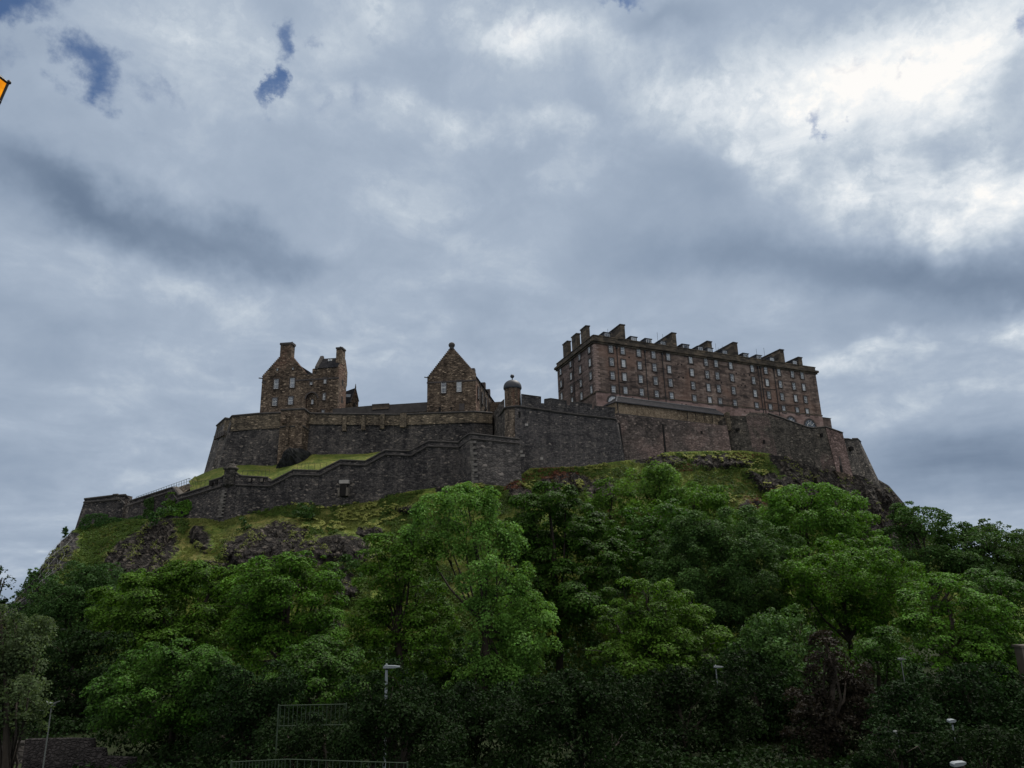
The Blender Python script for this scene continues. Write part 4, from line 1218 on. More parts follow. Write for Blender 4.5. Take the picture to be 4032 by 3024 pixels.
def build_bastion():
    """the big bastion with the domed corner turret"""
    root = thing('bastion', 'big dark battered bastion with round corner turret and crenellated parapet, in the centre', 'bastion', P(*c8(900, 1290), 158))
    Tt = P(*c8(398, 500), 156.5)                      # turret axis at string-course level
    axis = Tt + np.array([0, 2.2, 0])
    R = abs(P(*c8(505, 400), 156.5)[0] - P(*c8(290, 400), 156.5)[0]) / 2
    base = [c8(100, 900), c8(280, 1000), c8(500, 1330), c8(640, 1300), c8(1300, 1295), c8(1815, 1216), c8(1990, 1216)]
    zs = Tt[2]
    # string-course line along the front
    line = [P(*c8(420, 496), 156.75), P(*c8(505, 502), 157.0), P(*c8(1120, 592), 158.6), P(*c8(1738, 664), 160.0)]
    par = [P(*c8(505, 346), 157.2), P(*c8(766, 381), 157.9), P(*c8(766, 456), 157.9), P(*c8(806, 457), 158.0), P(*c8(806, 412), 158.0), P(*c8(890, 400), 158.2), P(*c8(1100, 431), 158.7), P(*c8(1102, 480), 158.7),
           P(*c8(1146, 484), 158.8), P(*c8(1146, 452), 158.8), P(*c8(1250, 450), 159.0), P(*c8(1432, 480), 159.4), P(*c8(1434, 528), 159.4), P(*c8(1462, 530), 159.5), P(*c8(1464, 500), 159.5), P(*c8(1730, 522), 160.0)]
    foot = [P(*c8(min(1745, 505 + (project(p)[0] - c8(505, 0)[0]) * 3.318), 500 + (505 + (project(p)[0] - c8(505, 0)[0]) * 3.318 - 505) * .134), p[1] - .02) for p in par]
    part('parapet', MB().strip(par, foot, 1.6), M['wall_bastion'], root)
    right_end = P(*c8(1757, 700), 160.3)
    top = line + [right_end]
    bot = [drop_to(t, base, (0.03 * (i - .5), -.14), 2) for i, t in enumerate(top)]
    bk = right_end + np.array([2.0, 8, 0]); bkb = bot[-1] + np.array([1.5, 8, 0])
    mb = MB().strip(top, bot, 5)
    part('front_face', mb, M['wall_bastion'], root)
    part('return_face', MB().strip([right_end, bk], [bot[-1], bkb], 1.0), M['wall_dark'], root)
    mb = MB(); course(mb, [p + np.array([0, -.15, 0]) for p in top], .24)
    # the course curls round the turret and runs back along the left return
    arc = [axis + np.array([math.cos(a) * (R + .25), math.sin(a) * (R + .25), 0]) for a in np.linspace(math.radians(-75), math.radians(-190), 10)]
    for i, p in enumerate(arc): arc[i] = np.array([p[0], p[1], zs - .0 * i])
    left = [P(*c8(285, 520), 159.5), P(*c8(195, 655), 168), P(*c8(100, 782), 178)]
    course(mb, arc, .24); course(mb, [arc[-1], left[1], left[2]], .24)
    part('string_course', mb, M['coping'], root)
    # left return
    pl = [P(*c8(284, 398), 159.5), P(*c8(207, 468), 166), P(*c8(190, 520), 167), P(*c8(150, 560), 171), P(*c8(100, 790), 178.2)]
    lb = [drop_to(p, [c8(60, 850), c8(100, 845), c8(270, 1000), c8(400, 1100)], (0, -.05), 3) for p in pl]
    part('left_face', MB().strip(pl[::-1], lb[::-1], 1.6), M['wall_grey'], root)
    # rounded corner below the turret, of bigger paler stones
    zb = drop_to(Tt, base, (0, -.05), 3)[2]
    mb = MB().lathe((axis[0], axis[1], 0), [(R + 1.5, zb), (R + .15, zs - 6), (R + .05, zs)], 28)
    part('rounded_corner', mb, M['corner_stone'], root, True)
    zt = P(*c8(398, 236), 156.5)[2]
    mb = MB().lathe((axis[0], axis[1], 0), [(R, zs - .5), (R, zt)], 28)
    tur = part('turret', mb, M['tower_stone'], root, True)
    zd = P(*c8(398, 150), 158.5)[2]
    hd = (zd - zt) * .84
    Rb = R * 1.13
    prof = [(Rb * .96, zt - .15), (Rb, zt), (Rb, zt + .25)] + [(Rb * math.cos(a) ** .8, zt + .25 + hd * math.sin(a)) for a in np.linspace(.12, 1.5, 9)] + [(0.0, zt + .25 + hd)]
    part('dome', MB().lathe((axis[0], axis[1], 0), prof, 28), M['lead_dark'], tur, True)
    part('ball_finial', MB().lathe((axis[0], axis[1], zt + hd + .1), [(.12, 0), (.12, .7), (.35, .8), (.5, 1.15), (.35, 1.5), (0, 1.6)], 10), M['lead_dark'], tur, True)
    for (x, y0, y1) in ((468, 570, 628), (485, 790, 845)):
        a, b = P(*c8(x, y0), 156.0), P(*c8(x, y1), 156.0)
        ang = math.atan2(a[1] - 1 - axis[1], a[0] - axis[0])
        ang = math.radians(-55)
        c = np.array([axis[0] + (R + .15) * math.cos(ang), axis[1] + (R + .15) * math.sin(ang), (a[2] + b[2]) / 2])
        part('arrow_slit', MB().box(c, (.42, 1.2, 1.5), ang + math.pi / 2), M['dark_hole'], root)
    for x, y, w in ((575, 738, .7), (500, 1090, .8), (523, 1142, 1.0), (775, 1180, .6)):
        fn = np.cross(top[2] - top[1], bot[1] - top[1]); r = ray(*c8(x, y))
        p = r * ((top[1] @ fn) / (r @ fn))
        part('pale_stone', MB().box((p[0], p[1] + .12, p[2]), (w, .5, .5)), M['pale_panel'], root)
    mb = MB(); cap_tops(mb, [par[0], par[1]], 1.6, .2, .1); cap_tops(mb, [par[4], par[5], par[6]], 1.6, .2, .1); cap_tops(mb, [par[9], par[10], par[11]], 1.6, .2, .1); cap_tops(mb, [par[14], par[15]], 1.6, .2, .1)
    part('coping', mb, M['coping'], root)
M['corner_stone'] = mat_rubble('big corner stones', (0.06, 0.05, 0.042, 1), (0.17, 0.135, 0.105, 1), (0.36, 0.29, 0.22, 1), (0.95, 0.5), 0.15)
M['lead_dark'] = mat_plain('dark leaded dome', (0.035, 0.037, 0.045), 0.6, 0.35, 0.8, spec=0.4)
build_bastion()

def build_zigzag_wall():
    root = thing('zigzag_wall', 'long dark curtain wall stepping up the slope, with sloping coping and corner sentry box', 'curtain wall', P(*c6(1400, 1180), 150))
    YL, YR = 148.0, 150.5
    pts = [(c6(482, 820), 148.3), (c6(572, 826), 148.2), (c6(605, 852), 148.2), (c6(640, 866), 148.2), (c6(968, 886), 148.6), (c6(968, 930), 148.6), (c6(1010, 935), 148.7), (c6(1283, 792), 149.1), (c6(1600, 801), 149.4), (c6(1868, 669), 149.7),
           (c2(385, 1426), 150.0), (c2(600, 1308), 150.3), (c2(860, 1319), 150.7), (c2(1070, 1208), 151.0), (c2(1400, 1223), 151.5)]
    T = [P(*p, y) for p, y in pts]
    B = [drop_to(t, BASE, (0, -.10), 2.5) for t in T]
    part('wall', MB().strip(T, B, 2.2), M['wall_dark'], root)
    # the corner that steps out towards the town
    T2p = [(c2(1400, 1223), 151.5), (c2(1440, 1180), 150.0), (c2(1500, 1140), 148.2), (c2(1520, 1126), 147.6)]
    T2 = [P(*p, y) for p, y in T2p]
    B2 = [drop_to(t, BASE, (.04, -.10), 4.0) for t in T2]
    B2[0] = B[-1]
    part('stepped_out_face', MB().strip(T2, B2, 2.0), M['wall_dark'], root)
    T3 = [P(*c2(1520, 1126), 147.6), P(*c2(1580, 1132), 147.9), P(*c2(2062, 1187), 150.5)]
    B3 = [drop_to(t, BASE, (.04 if i == 0 else .02, -.10), 4.0) for i, t in enumerate(T3)]
    B3[0] = B2[-1]
    part('front_face', MB().strip(T3, B3, 4.0), M['wall_grey_dark'], root)
    # copings and the lower moulding that follows them
    mb = MB(); course(mb, T, .2, .1); course(mb, T2, .2, .1); course(mb, T3, .2, .1)
    part('coping', mb, M['coping'], root)
    mb = MB()
    low = [P(*c6(560, 978), 148.0), P(*c6(1000, 996), 148.5), P(*c6(1283, 852), 149), P(*c6(1610, 861), 149.3), P(*c6(1868, 722), 149.6), P(*c2(385, 1474), 149.9), P(*c2(605, 1356), 150.2), P(*c2(880, 1368), 150.6), P(*c2(1060, 1266), 150.9), P(*c2(1400, 1278), 151.3), P(*c2(1540, 1184), 147.5), P(*c2(2068, 1238), 150.3)]
    course(mb, [p + np.array([0, -.3, 0]) for p in low], .2)
    part('string_course', mb, M['coping'], root)
    # pale dressed stones up the corner
    mb = MB()
    top, bot = T3[0], B3[0]
    n = 24
    for i in range(n):
        p = top + (bot - top) * ((i + 2.2) / n)
        w = 1.35 if i % 2 else .6
        mb.box((p[0] + w / 2 - .05, p[1] + .42, p[2]), (w, 1.0, abs(top[2] - bot[2]) / n * .86))
    part('quoins', mb, M['quoin_grey'], root)
    # sally port with a pale panel over it
    a, b = P(*c6(1880, 975), 148.3), P(*c6(1935, 1110), 147.0)
    y = 147.3
    arch = [(x, z) for x, z in ((a[0], b[2]), (a[0], a[2] - .8))] + [((a[0] + b[0]) / 2 + (b[0] - a[0]) / 2 * math.cos(t), a[2] - .8 + .8 * math.sin(t)) for t in np.linspace(math.pi, 0, 8)[1:-1]] + [(b[0], a[2] - .8), (b[0], b[2])]
    part('sally_port', MB().prism([(x, y - .35, z) for x, z in arch], (0, 2.5, 0)), M['dark_hole'], root)
    fr = MB(); k = .4
    fr.box((a[0] - k / 2, y + .2, (a[2] - .8 + b[2]) / 2), (k, 1.4, a[2] - .8 - b[2])); fr.box((b[0] + k / 2, y + .2, (a[2] - .8 + b[2]) / 2), (k, 1.4, a[2] - .8 - b[2]))
    part('door_jambs', fr, M['pale_dim'], root)
    a, b = P(*c6(1858, 920), 148.7), P(*c6(1970, 960), 148.5)
    part('inscribed_panel', MB().box(((a[0] + b[0]) / 2, 148.7, (a[2] + b[2]) / 2), (b[0] - a[0], 1.0, a[2] - b[2])), M['pale_panel'], root)
    # gun loops left of the stairs
    for x0, x1, y0, y1 in ((728, 762, 893, 940), (876, 908, 895, 942)):
        a, b = P(*c6(x0, y0), 148.2), P(*c6(x1, y1), 148.2)
        part('gun_loop', MB().box(((a[0] + b[0]) / 2, 148.5, (a[2] + b[2]) / 2), (b[0] - a[0], 1.0, a[2] - b[2])), M['dark_hole'], root)
        part('loop_post', MB().box(((a[0] + b[0]) / 2, 148.0, b[2] + .35), (.4, .8, .7)), M['pale_dim'], root)
    # corner sentry box on corbels
    ax = P(*c6(482, 870), 148.0)
    axis = np.array([ax[0], 148.6, 0])
    R = abs(P(*c6(562, 900), 148)[0] - P(*c6(402, 900), 148)[0]) / 2
    z = lambda yy: P(*c6(482, yy), 148.0)[2]
    sb = part('sentry_box', MB().lathe(axis, [(R, z(965)), (R * .96, z(790))], 10), M['margin_wall'], root)
    part('corbelled_base', MB().lathe(axis, [(.15, z(1040)), (R * .45, z(1020)), (R * .7, z(1000)), (R * .72, z(995)), (R * .95, z(985)), (R * 1.06, z(972)), (R * 1.06, z(962)), (R, z(960))], 16), M['margin_wall'], sb, True)
    part('dome', MB().lathe(axis, [(R * .96, z(792)), (R * 1.1, z(782)), (R * 1.16, z(770)), (R * 1.1, z(760)), (R * .78, z(752)), (R * .76, z(735)), (R * .55, z(716)), (R * .25, z(706)), (0, z(704))], 16), M['margin_wall'], sb, True)
    part('ball_finial', MB().lathe(axis, [(.15, z(706)), (.12, z(695)), (.3, z(690)), (.3, z(678)), (0, z(668))], 8), M['margin_wall'], sb, True)
    a, b = P(*c6(500, 800), 147.4), P(*c6(512, 850), 147.4)
    # the wall left of the sentry box, down to the steps
    pts = [(c7(1440, 634), 153.5), (c7(1820, 514), 150.2), (c7(1820, 458), 150.2), (c7(1968, 412), 148.8), (c6(484, 822), 148.3)]
    T4 = [P(*p, y) for p, y in pts]
    B4 = [drop_to(t, BASE, (0, -.10), 2.5) for t in T4]
    part('left_wall', MB().strip(T4, B4, 2.0), M['wall_dark'], root)
    mb = MB(); course(mb, T4, .2, .1); course(mb, [P(*c7(1425, 690), 153.2), P(*c7(1975, 522), 148.6)], .2, .3)
    part('coping', mb, M['coping'], root)
    for x0, x1, y0, y1 in ((1838, 1862, 470, 515), (1905, 1928, 448, 495)):
        a, b = P(*c7(x0, y0), 149.6), P(*c7(x1, y1), 149.6)
        part('gun_loop', MB().box(((a[0] + b[0]) / 2, 149.6, (a[2] + b[2]) / 2), (b[0] - a[0], 1.6, a[2] - b[2])), M['dark_hole'], root)
    # corner quoins under the sentry box
    mb = MB(); p0 = np.array([axis[0] - .9, 147.9, z(1040)]); p1 = drop_to(p0, BASE, (-.02, -.10), 0)
    n = 16
    for i in range(n):
        p = p0 + (p1 - p0) * (i + .5) / n
        w = 1.3 if i % 2 else .6
        mb.box((p[0] + w * .1, p[1] + .15, p[2]), (w, .9, abs(p1[2] - p0[2]) / n * .85))
    part('quoins', mb, M['quoin_grey'], root)
M['wall_grey_dark'] = mat_rubble('grey dark rubble', (0.036, 0.034, 0.034, 1), (0.11, 0.10, 0.096, 1), (0.24, 0.21, 0.19, 1), (0.8, 0.46), 0.08)
M['quoin_grey'] = mat_plain('grey quoin stone', (0.125, 0.115, 0.105), 0.9, 0.75, 1.1)
M['pale_dim'] = mat_plain('dull dressed stone', (0.12, 0.105, 0.09), 0.9, 0.3, 1.2)
M['margin_wall'] = mat_rubble('sooty sentry masonry', (0.025, 0.024, 0.023, 1), (0.07, 0.064, 0.058, 1), (0.17, 0.15, 0.13, 1), (0.8, 0.4), 0.05)
build_zigzag_wall()

def build_far_left_walls():
    root = thing('outer_wall', 'stepped outer wall running down to the low bastion at the far left', 'curtain wall', P(*c7(900, 930), 156))
    pts = [(c7(825, 706), 156.5), (c7(1362, 534), 155.0), (c7(1440, 634), 153.6)]
    T = [P(*p, y) for p, y in pts]
    B = [drop_to(t, BASE, (0, -.10), 2.5) for t in T]
    part('wall', MB().strip(T, B, 2), M['wall_dark'], root)
    mb = MB(); course(mb, T, .22, .1); course(mb, [P(*c7(780, 775), 156.2), P(*c7(1350, 585), 154.8), P(*c7(1425, 692), 153.3)], .2, .3)
    part('coping', mb, M['coping'], root)
    # raking stair flank behind the drop
    a = [P(*c7(1372, 522), 156.0), P(*c7(1420, 522), 157.0), P(*c7(1500, 606), 154.5), P(*c7(1452, 625), 153.8)]
    part('stair_flank', MB().prism(a, (0, 1.0, -.6)), M['pale_dim'], root)
    a = [P(*c7(1432, 528), 158), P(*c7(1560, 486), 157.0), P(*c7(1606, 524), 155.5), P(*c7(1500, 604), 155.0)]
    part('retaining_wall', MB().prism(a, (0, 1.5, -1.5)), M['parapet_stone'], root)
    root2 = thing('low_bastion', 'low dark angled bastion at the far left end of the walls', 'bastion', P(*c7(450, 1000), 156))
    T = [P(*c7(265, 680), 160), P(*c7(618, 638), 157.5), P(*c7(622, 628), 157.5), P(*c7(678, 624), 157.2), P(*c7(682, 634), 157.2), P(*c7(772, 628), 156.6)]
    B = [drop_to(t, BASE, ((-.14, -.10, -.10, -.06, -.06, -.02)[i], -.08), 2.5) for i, t in enumerate(T)]
    part('front_face', MB().strip(T, B, 3), M['wall_dark'], root2)
    T2 = [T[-1], P(*c7(830, 708), 159.5)]
    B2 = [B[-1], drop_to(T2[1], BASE, (0, -.08), 2.5)]
    part('return_face', MB().strip(T2, B2, 1.5), M['wall_grey'], root2)
    mb = MB(); course(mb, T, .24, .1); course(mb, T2, .24, .1); course(mb, [P(*c7(262, 722), 159.6), P(*c7(720, 682), 156.6), P(*c7(775, 745), 156.2)], .2, .3)
    part('coping', mb, M['coping'], root2)
    # iron fence along the sloping wall top
    a, b = P(*c7(902, 684), 157.0), P(*c7(1565, 484), 156.5)
    ta, tb = P(*c7(904, 656), 157.0), P(*c7(1563, 421), 156.5)
    f = thing('iron_fence', 'thin grey iron fence along the sloping wall top against the sky', 'fence', a)
    part('rail', MB().tube([ta, tb], .05, 5), M['iron_grey'], f)
    part('rail', MB().tube([a + (ta - a) * .45, b + (tb - b) * .45], .03, 5), M['iron_grey'], f)
    part('rail', MB().tube([tb, P(*c7(1610, 445), 156.0)], .05, 5), M['iron_grey'], f)
    for i in range(22):
        k = i / 21
        part('post', MB().tube([a + (b - a) * k - np.array([0, 0, .6]), ta + (tb - ta) * k], .05, 5), M['iron_grey'], f)
build_far_left_walls()

def build_right_walls():
    root = thing('right_curtain_wall', 'pinkish rubble curtain wall under the long low building, with dark drain streaks', 'curtain wall', P(*c9(900, 890), 164))
    T = [P(*c9(228, 408), 164.5), P(*c9(900, 486), 168.0), P(*c9(1620, 556), 172.0)]
    B = [drop_to(t, BASE, (0.02, -.10), 3) for t in T]
    part('wall', MB().strip(T, B, 4), M['wall_pink'], root)
    for x0, y0, x1, y1, w in ((820, 540, 856, 905, .55), (262, 530, 322, 985, 1.1), (1300, 625, 1303, 655, .7)):
        a, b = P(*c9(x0, y0), 167.3 if x0 > 500 else 163.5), P(*c9(x1, y1), 166.0 if x0 > 500 else 161.0)
        # find the wall face: slide onto the strip plane
        def on_face(p, u, v):
            n = np.cross(T[1] - T[0], B[0] - T[0]); n /= np.linalg.norm(n)
            if x0 > 700:
                n = np.cross(T[2] - T[1], B[1] - T[1]); n /= np.linalg.norm(n)
                r = ray(u, v); return r * ((T[1] @ n) / (r @ n))
            r = ray(u, v); return r * ((T[0] @ n) / (r @ n))
        a, b = on_face(a, *c9(x0, y0)), on_face(b, *c9(x1, y1))
        part('drain_recess', MB().tube([a, b], w * .5, 5), M['dark_hole'], root)
    pier = [P(*c9(1608, 385), 172.2), P(*c9(1650, 382), 172.2)]
    part('stone_pier', MB().strip(pier, [drop_to(p, [c9(1500, 585), c9(1700, 585)], (0, 0), .5) for p in pier], 2), M['parapet_stone'], root)
    a, b = P(*c9(1742, 582), 171.5), P(*c9(1775, 610), 171.5)
    root2 = thing('rounded_wall', 'mossy weathered wall curving below the right half of the barracks', 'curtain wall', P(*c5(500, 610), 174))
    T = [P(*c9(1560, 470), 173.6), P(*c9(1650, 430), 173.2), P(*c9(1850, 440), 173.0), P(*c5(150, 82), 173.6), P(*c5(380, 96), 174.6), P(*c5(560, 156), 175.5), P(*c5(640, 186), 176.0), P(*c5(870, 262), 177.2), P(*c5(940, 270), 177.6), P(*c5(1106, 256), 178.2)]
    BB = [c9(1500, 880), c9(1830, 872), c5(0, 592), c5(600, 622), c5(750, 640), c5(1000, 742), c5(1205, 812), c5(1300, 835), c5(1430, 885), c5(1715, 905), c5(2000, 1000)]
    bow = [0, 0, -.3, -.6, -.8, -.8, -.7, -.4, -.2, 0]
    T = [t + np.array([0, w, 0]) for t, w in zip(T, bow)]
    B = [drop_to(t, BB, (.05, -.10), 4) for t in T]
    part('wall', MB().strip(T, B, 4), M['wall_mossy'], root2)
    mb = MB(); course(mb, T[4:], .2, .1)
    part('coping', mb, M['coping'], root2)
    for x0, x1, y0, y1, cf, y in ((333, 356, 418, 462, c5, 172.2), (1055, 1075, 335, 380, c5, 176.6), (1745, 1775, 585, 610, c9, 171.2)):
        a, b = P(*cf(x0, y0), y), P(*cf(x1, y1), y)
        part('gun_loop', MB().box(((a[0] + b[0]) / 2, y + .9, (a[2] + b[2]) / 2), (abs(b[0] - a[0]), 2.4, abs(a[2] - b[2]))), M['dark_hole'], root2)
    # pink latrine tower
    root3 = thing('buttress_tower', 'narrow pinkish stone tower with tall dark drain slot at its foot', 'tower', P(*c5(1300, 840), 178))
    T = [P(*c5(1108, 254), 178.0), P(*c5(1320, 330), 180.5)]
    B = [drop_to(T[0], BB, (.05, -.10), 2), drop_to(T[1], BB, (.03, -.10), 2)]
    part('front_face', MB().strip(T, B, 5), M['tower_pink'], root3)
    mb = MB(); course(mb, T, .2, .1); part('coping', mb, M['coping'], root3)
    fn = np.cross(T[1] - T[0], B[0] - T[0]); fn /= np.linalg.norm(fn)
    onf = lambda u, v: ray(u, v) * ((T[0] @ fn) / (ray(u, v) @ fn))
    pts = [onf(*c5(x, y)) for x, y in ((1280, 735), (1303, 735), (1325, 835), (1300, 830))]
    sgn = -1 if fn[1] > 0 else 1
    part('drain_slot', MB().prism([p + fn * sgn * .12 for p in pts], -fn * sgn * .6), M['dark_hole'], root3)
    mb = MB()
    pts = [onf(*c5(x, y)) for x, y in ((1270, 620), (1285, 620), (1330, 850), (1312, 850))]
    mb.prism([p + fn * sgn * .08 for p in pts], -fn * sgn * .5)
    part('drain_margin', mb, M['margin'], root3)
    foot = [onf(*c5(x, y)) for x, y in ((1205, 805), (1400, 850), (1440, 930), (1385, 965), (1280, 895))]
    part('rubble_foot', MB().prism([p + fn * sgn * .35 for p in foot], -fn * sgn * 3), M['tower_stone'], root3)
    # last tower at the right
    root4 = thing('end_tower', 'dark battered end tower at the right edge of the rock, with one raised merlon', 'tower', P(*c5(1560, 890), 183))
    T = [P(*c5(1334, 404), 181.2), P(*c5(1385, 405), 182), P(*c5(1440, 418), 183), P(*c5(1441, 403), 183), P(*c5(1502, 402), 184), P(*c5(1543, 442), 186.5)]
    B = [drop_to(t, BB, (.02 + .05 * i, -.06), 3) for i, t in enumerate(T)]
    part('front_face', MB().strip(T, B, 5), M['wall_grey'], root4)
    mb = MB(); course(mb, T, .2, .1); part('coping', mb, M['coping'], root4)
    p = onf(*c5(1410, 532)); p = P(*c5(1410, 532), 181.8)
    part('gun_loop', MB().box((p[0], 182, p[2]), (.8, 3, .9)), M['dark_hole'], root4)
M['tower_pink'] = mat_rubble('pink tower rubble', (0.085, 0.06, 0.055, 1), (0.215, 0.15, 0.135, 1), (0.35, 0.255, 0.23, 1), (0.7, 0.4), 0.06, streak=.8)
build_right_walls()

# ------------------------------------------------------------------ sloping lawn between the walls, with its outcrop and railings
def build_lawn():
    top = [(c7(1560, 470), 160), (c7(1640, 410), 164), (c6(30, 905), 168), (c6(190, 832), 168), (c6(400, 768), 166.5), (c6(700, 748), 165.5), (c6(1000, 752), 165.2), (c6(1330, 690), 165.2), (c6(1520, 618), 165.2), (c6(2212, 606), 165.5), (c2(500, 1346), 166), (c2(900, 1320), 166), (c2(1420, 1240), 166)]
    bot = [(c7(1580, 600), 153), (c7(1700, 580), 152.5), (c6(120, 1060), 151.5), (c6(250, 1020), 150.8), (c6(420, 960), 150.3), (c6(700, 935), 150.2), (c6(1000, 960), 150.6), (c6(1290, 850), 151.2), (c6(1600, 850), 151.6), (c6(2200, 740), 152), (c2(500, 1420), 152.5), (c2(880, 1370), 153), (c2(1420, 1290), 153.5)]
    n = 30
    ncol = 140
    tt = np.linspace(0, len(top) - 1, ncol)
    Tp = np.array([P(*p, y) for p, y in top]); Bp = np.array([P(*p, y) for p, y in bot])
    ip = lambda A, t: np.stack([np.interp(t, np.arange(len(A)), A[:, k]) for k in range(3)], 1)
    A, B = ip(Tp, tt), ip(Bp, tt)
    rows = []
    for k in range(n):
        t = k / (n - 1)
        p = A + (B - A) * t
        p[:, 2] += math.sin(t * math.pi) * .25 + (fbm(p * .35, 3) - .5) * .6 + .35 * (1 - t)
        rows.append(p)
    V = np.concatenate(rows)
    mb = MB(); mb.v = V.tolist()
    mb.f = [(r * ncol + c, (r + 1) * ncol + c, (r + 1) * ncol + c + 1, r * ncol + c + 1) for r in range(n - 1) for c in range(ncol - 1)]
    mt, g = new_mat('mown lawn')
    co = g.n('ShaderNodeTexCoord').outputs['Object']
    nz = g.noise(co, .3, 6, .6); n2 = g.noise(co, 2.2, 4, .6)
    col = g.ramp(g.math('MULTIPLY_ADD', g.math('SUBTRACT', n2, .5), .9, nz), [(.30, (.042, .064, .014, 1)), (.5, (.085, .11, .022, 1)), (.70, (.16, .155, .045, 1))])
    bump = g.n('ShaderNodeBump', {'Height': n2, 'Strength': .6, 'Distance': .3}).outputs[0]
    finish(g, principled(g, col, .95, bump, .1))
    solo('lawn', mb, mt, 'bright green sloping lawn between the castle walls', None, None, 'structure', True)
    # dark outcrop in the lawn
    poly = np.array([P(*c6(x, y), yy) for x, y, yy in ((1005, 820, 160), (1060, 700, 162), (1130, 590, 163.5), (1230, 520, 163.6), (1310, 490, 163.6), (1400, 515, 163.8), (1500, 560, 164), (1480, 630, 163), (1400, 700, 161.5), (1330, 770, 159.5), (1200, 800, 159), (1050, 828, 159))])
    c = poly.mean(0)
    verts, faces = [], []
    K, RN = 96, 22
    ang = np.linspace(0, len(poly), K, endpoint=False)
    ring = np.stack([np.interp(ang, np.arange(len(poly) + 1), np.append(poly[:, k], poly[0, k])) for k in range(3)], 1)
    for r in range(RN + 1):
        t = r / RN
        p = c + (ring - c) * t
        hgt = (1 - t ** 2.2) * 2.6
        nv = np.stack([np.zeros(K), -np.ones(K) * .8, np.ones(K) * .5], 1)
        rd = ((1 - np.abs(2 * fbm(p * np.array([.55, .55, .35]), 4) - 1) - .6) * 3.6 + (fbm(p * 1.6, 3) - .5) * 1.8) * (1 - t ** 6)
        verts.append(p + nv * (hgt + rd)[:, None] * .9 + np.array([0, 2.2 * t, -.5 * t]))
    V = np.concatenate(verts)
    faces = [(r * K + k, r * K + (k + 1) % K, (r + 1) * K + (k + 1) % K, (r + 1) * K + k) for r in range(RN) for k in range(K)]
    mb = MB(); mb.v = V.tolist(); mb.f = [f[::-1] for f in faces]
    mt, g = new_mat('dark basalt')
    co = g.n('ShaderNodeTexCoord').outputs['Object']
    n3 = g.noise(scaled(g, co, (.8, .8, .35)), 1.0, 7, .7)
    col = g.ramp(n3, [(.3, (.012, .013, .015, 1)), (.52, (.034, .035, .036, 1)), (.75, (.09, .088, .08, 1))])
    bump = g.n('ShaderNodeBump', {'Height': n3, 'Strength': 1.0, 'Distance': 1.0}).outputs[0]
    finish(g, principled(g, col, .95, bump, .15))
    solo('rock_outcrop', mb, mt, 'dark jagged rock outcrop rising from the lawn against the battery wall', 'rock', origin=tuple(c))
    # thin railings across the lawn
    for lab, pts in (('thin railing on the lawn just right of the sentry box', [(c6(645, 858), 152), (c6(840, 850), 153), (c6(980, 838), 154)]), ('thin railing on the lawn below the dark rock outcrop', [(c6(1330, 775), 154), (c6(1470, 765), 154.5), (c6(1690, 755), 155)]),
                     ('thin railing on the lawn left of the sentry box', [(c7(1600, 495), 156), (c7(1660, 520), 154), (c7(1810, 490), 153)])):
        L = [P(*p, y) for p, y in pts]
        f = thing('lawn_railing', lab, 'railing', L[0] - np.array([0, 0, 1]), 'railings on the lawn')
        up = np.array([0, 0, .95])
        part('rail', MB().tube([p + up for p in L], .03, 4), M['black_iron'], f)
        for k in range(7):
            t = k / 6 * (len(L) - 1); i = min(int(t), len(L) - 2)
            p = L[i] + (L[i + 1] - L[i]) * (t - i)
            part('post', MB().tube([p - up * .8, p + up], .035, 4), M['black_iron'], f)
build_lawn()

# ------------------------------------------------------------------ leaves and trees
def leaf_mesh(name, C, N, L, W, mat, origin, rng):
    """many leaf-sized diamonds: centres C, normals N, lengths L, widths W"""
    n = len(C)
    r = rng.normal(size=(n, 3))
    T = r - (r * N).sum(1, keepdims=True) * N
    T /= np.linalg.norm(T, axis=1, keepdims=True) + 1e-9
    Bv = np.cross(N, T)
    L = np.broadcast_to(L, (n,))[:, None] * .5
    W = np.broadcast_to(W, (n,))[:, None] * .5
    V = np.stack([C - T * L, C + Bv * W - N * L * .12 - T * L * .1, C + T * L - N * L * .25, C - Bv * W - N * L * .12 - T * L * .1], 1).reshape(-1, 3) - np.asarray(origin)
    me = bpy.data.meshes.new(name)
    me.vertices.add(4 * n)
    me.vertices.foreach_set('co', V.astype(np.float32).ravel())
    me.loops.add(4 * n)
    me.loops.foreach_set('vertex_index', np.arange(4 * n, dtype=np.int32))
    me.polygons.add(n)
    me.polygons.foreach_set('loop_start', np.arange(0, 4 * n, 4, dtype=np.int32))
    me.update(calc_edges=True)
    me.materials.append(mat)
    return me

LEAF = {}
LEAF['sycamore'] = mat_leaf('sycamore leaves', (0.004, 0.013, 0.003, 1), (0.100, 0.205, 0.016, 1), .24)
LEAF['maple'] = mat_leaf('dark maple leaves', (0.003, 0.010, 0.003, 1), (0.064, 0.155, 0.014, 1), .20)
LEAF['ash'] = mat_leaf('light ash leaves', (0.014, 0.038, 0.008, 1), (0.155, 0.285, 0.05, 1), .30)
LEAF['olive'] = mat_leaf('olive green leaves', (0.009, 0.024, 0.007, 1), (0.072, 0.138, 0.030, 1), .22)
LEAF['bright'] = mat_leaf('bright green leaves', (0.009, 0.027, 0.006, 1), (0.118, 0.235, 0.026, 1), .26)
LEAF['holly'] = mat_leaf('green leaves darkened for shade', (0.003, 0.006, 0.003, 1), (0.019, 0.042, 0.010, 1), .12, spec=.1)  # darkened leaf colour stands in for the deep shade low in the garden
LEAF['ivy'] = mat_leaf('ivy leaves', (0.014, 0.036, 0.010, 1), (0.050, 0.105, 0.022, 1), .2)
LEAF['copper'] = mat_leaf('copper beech leaves', (0.006, 0.005, 0.004, 1), (0.030, 0.023, 0.015, 1), .2)
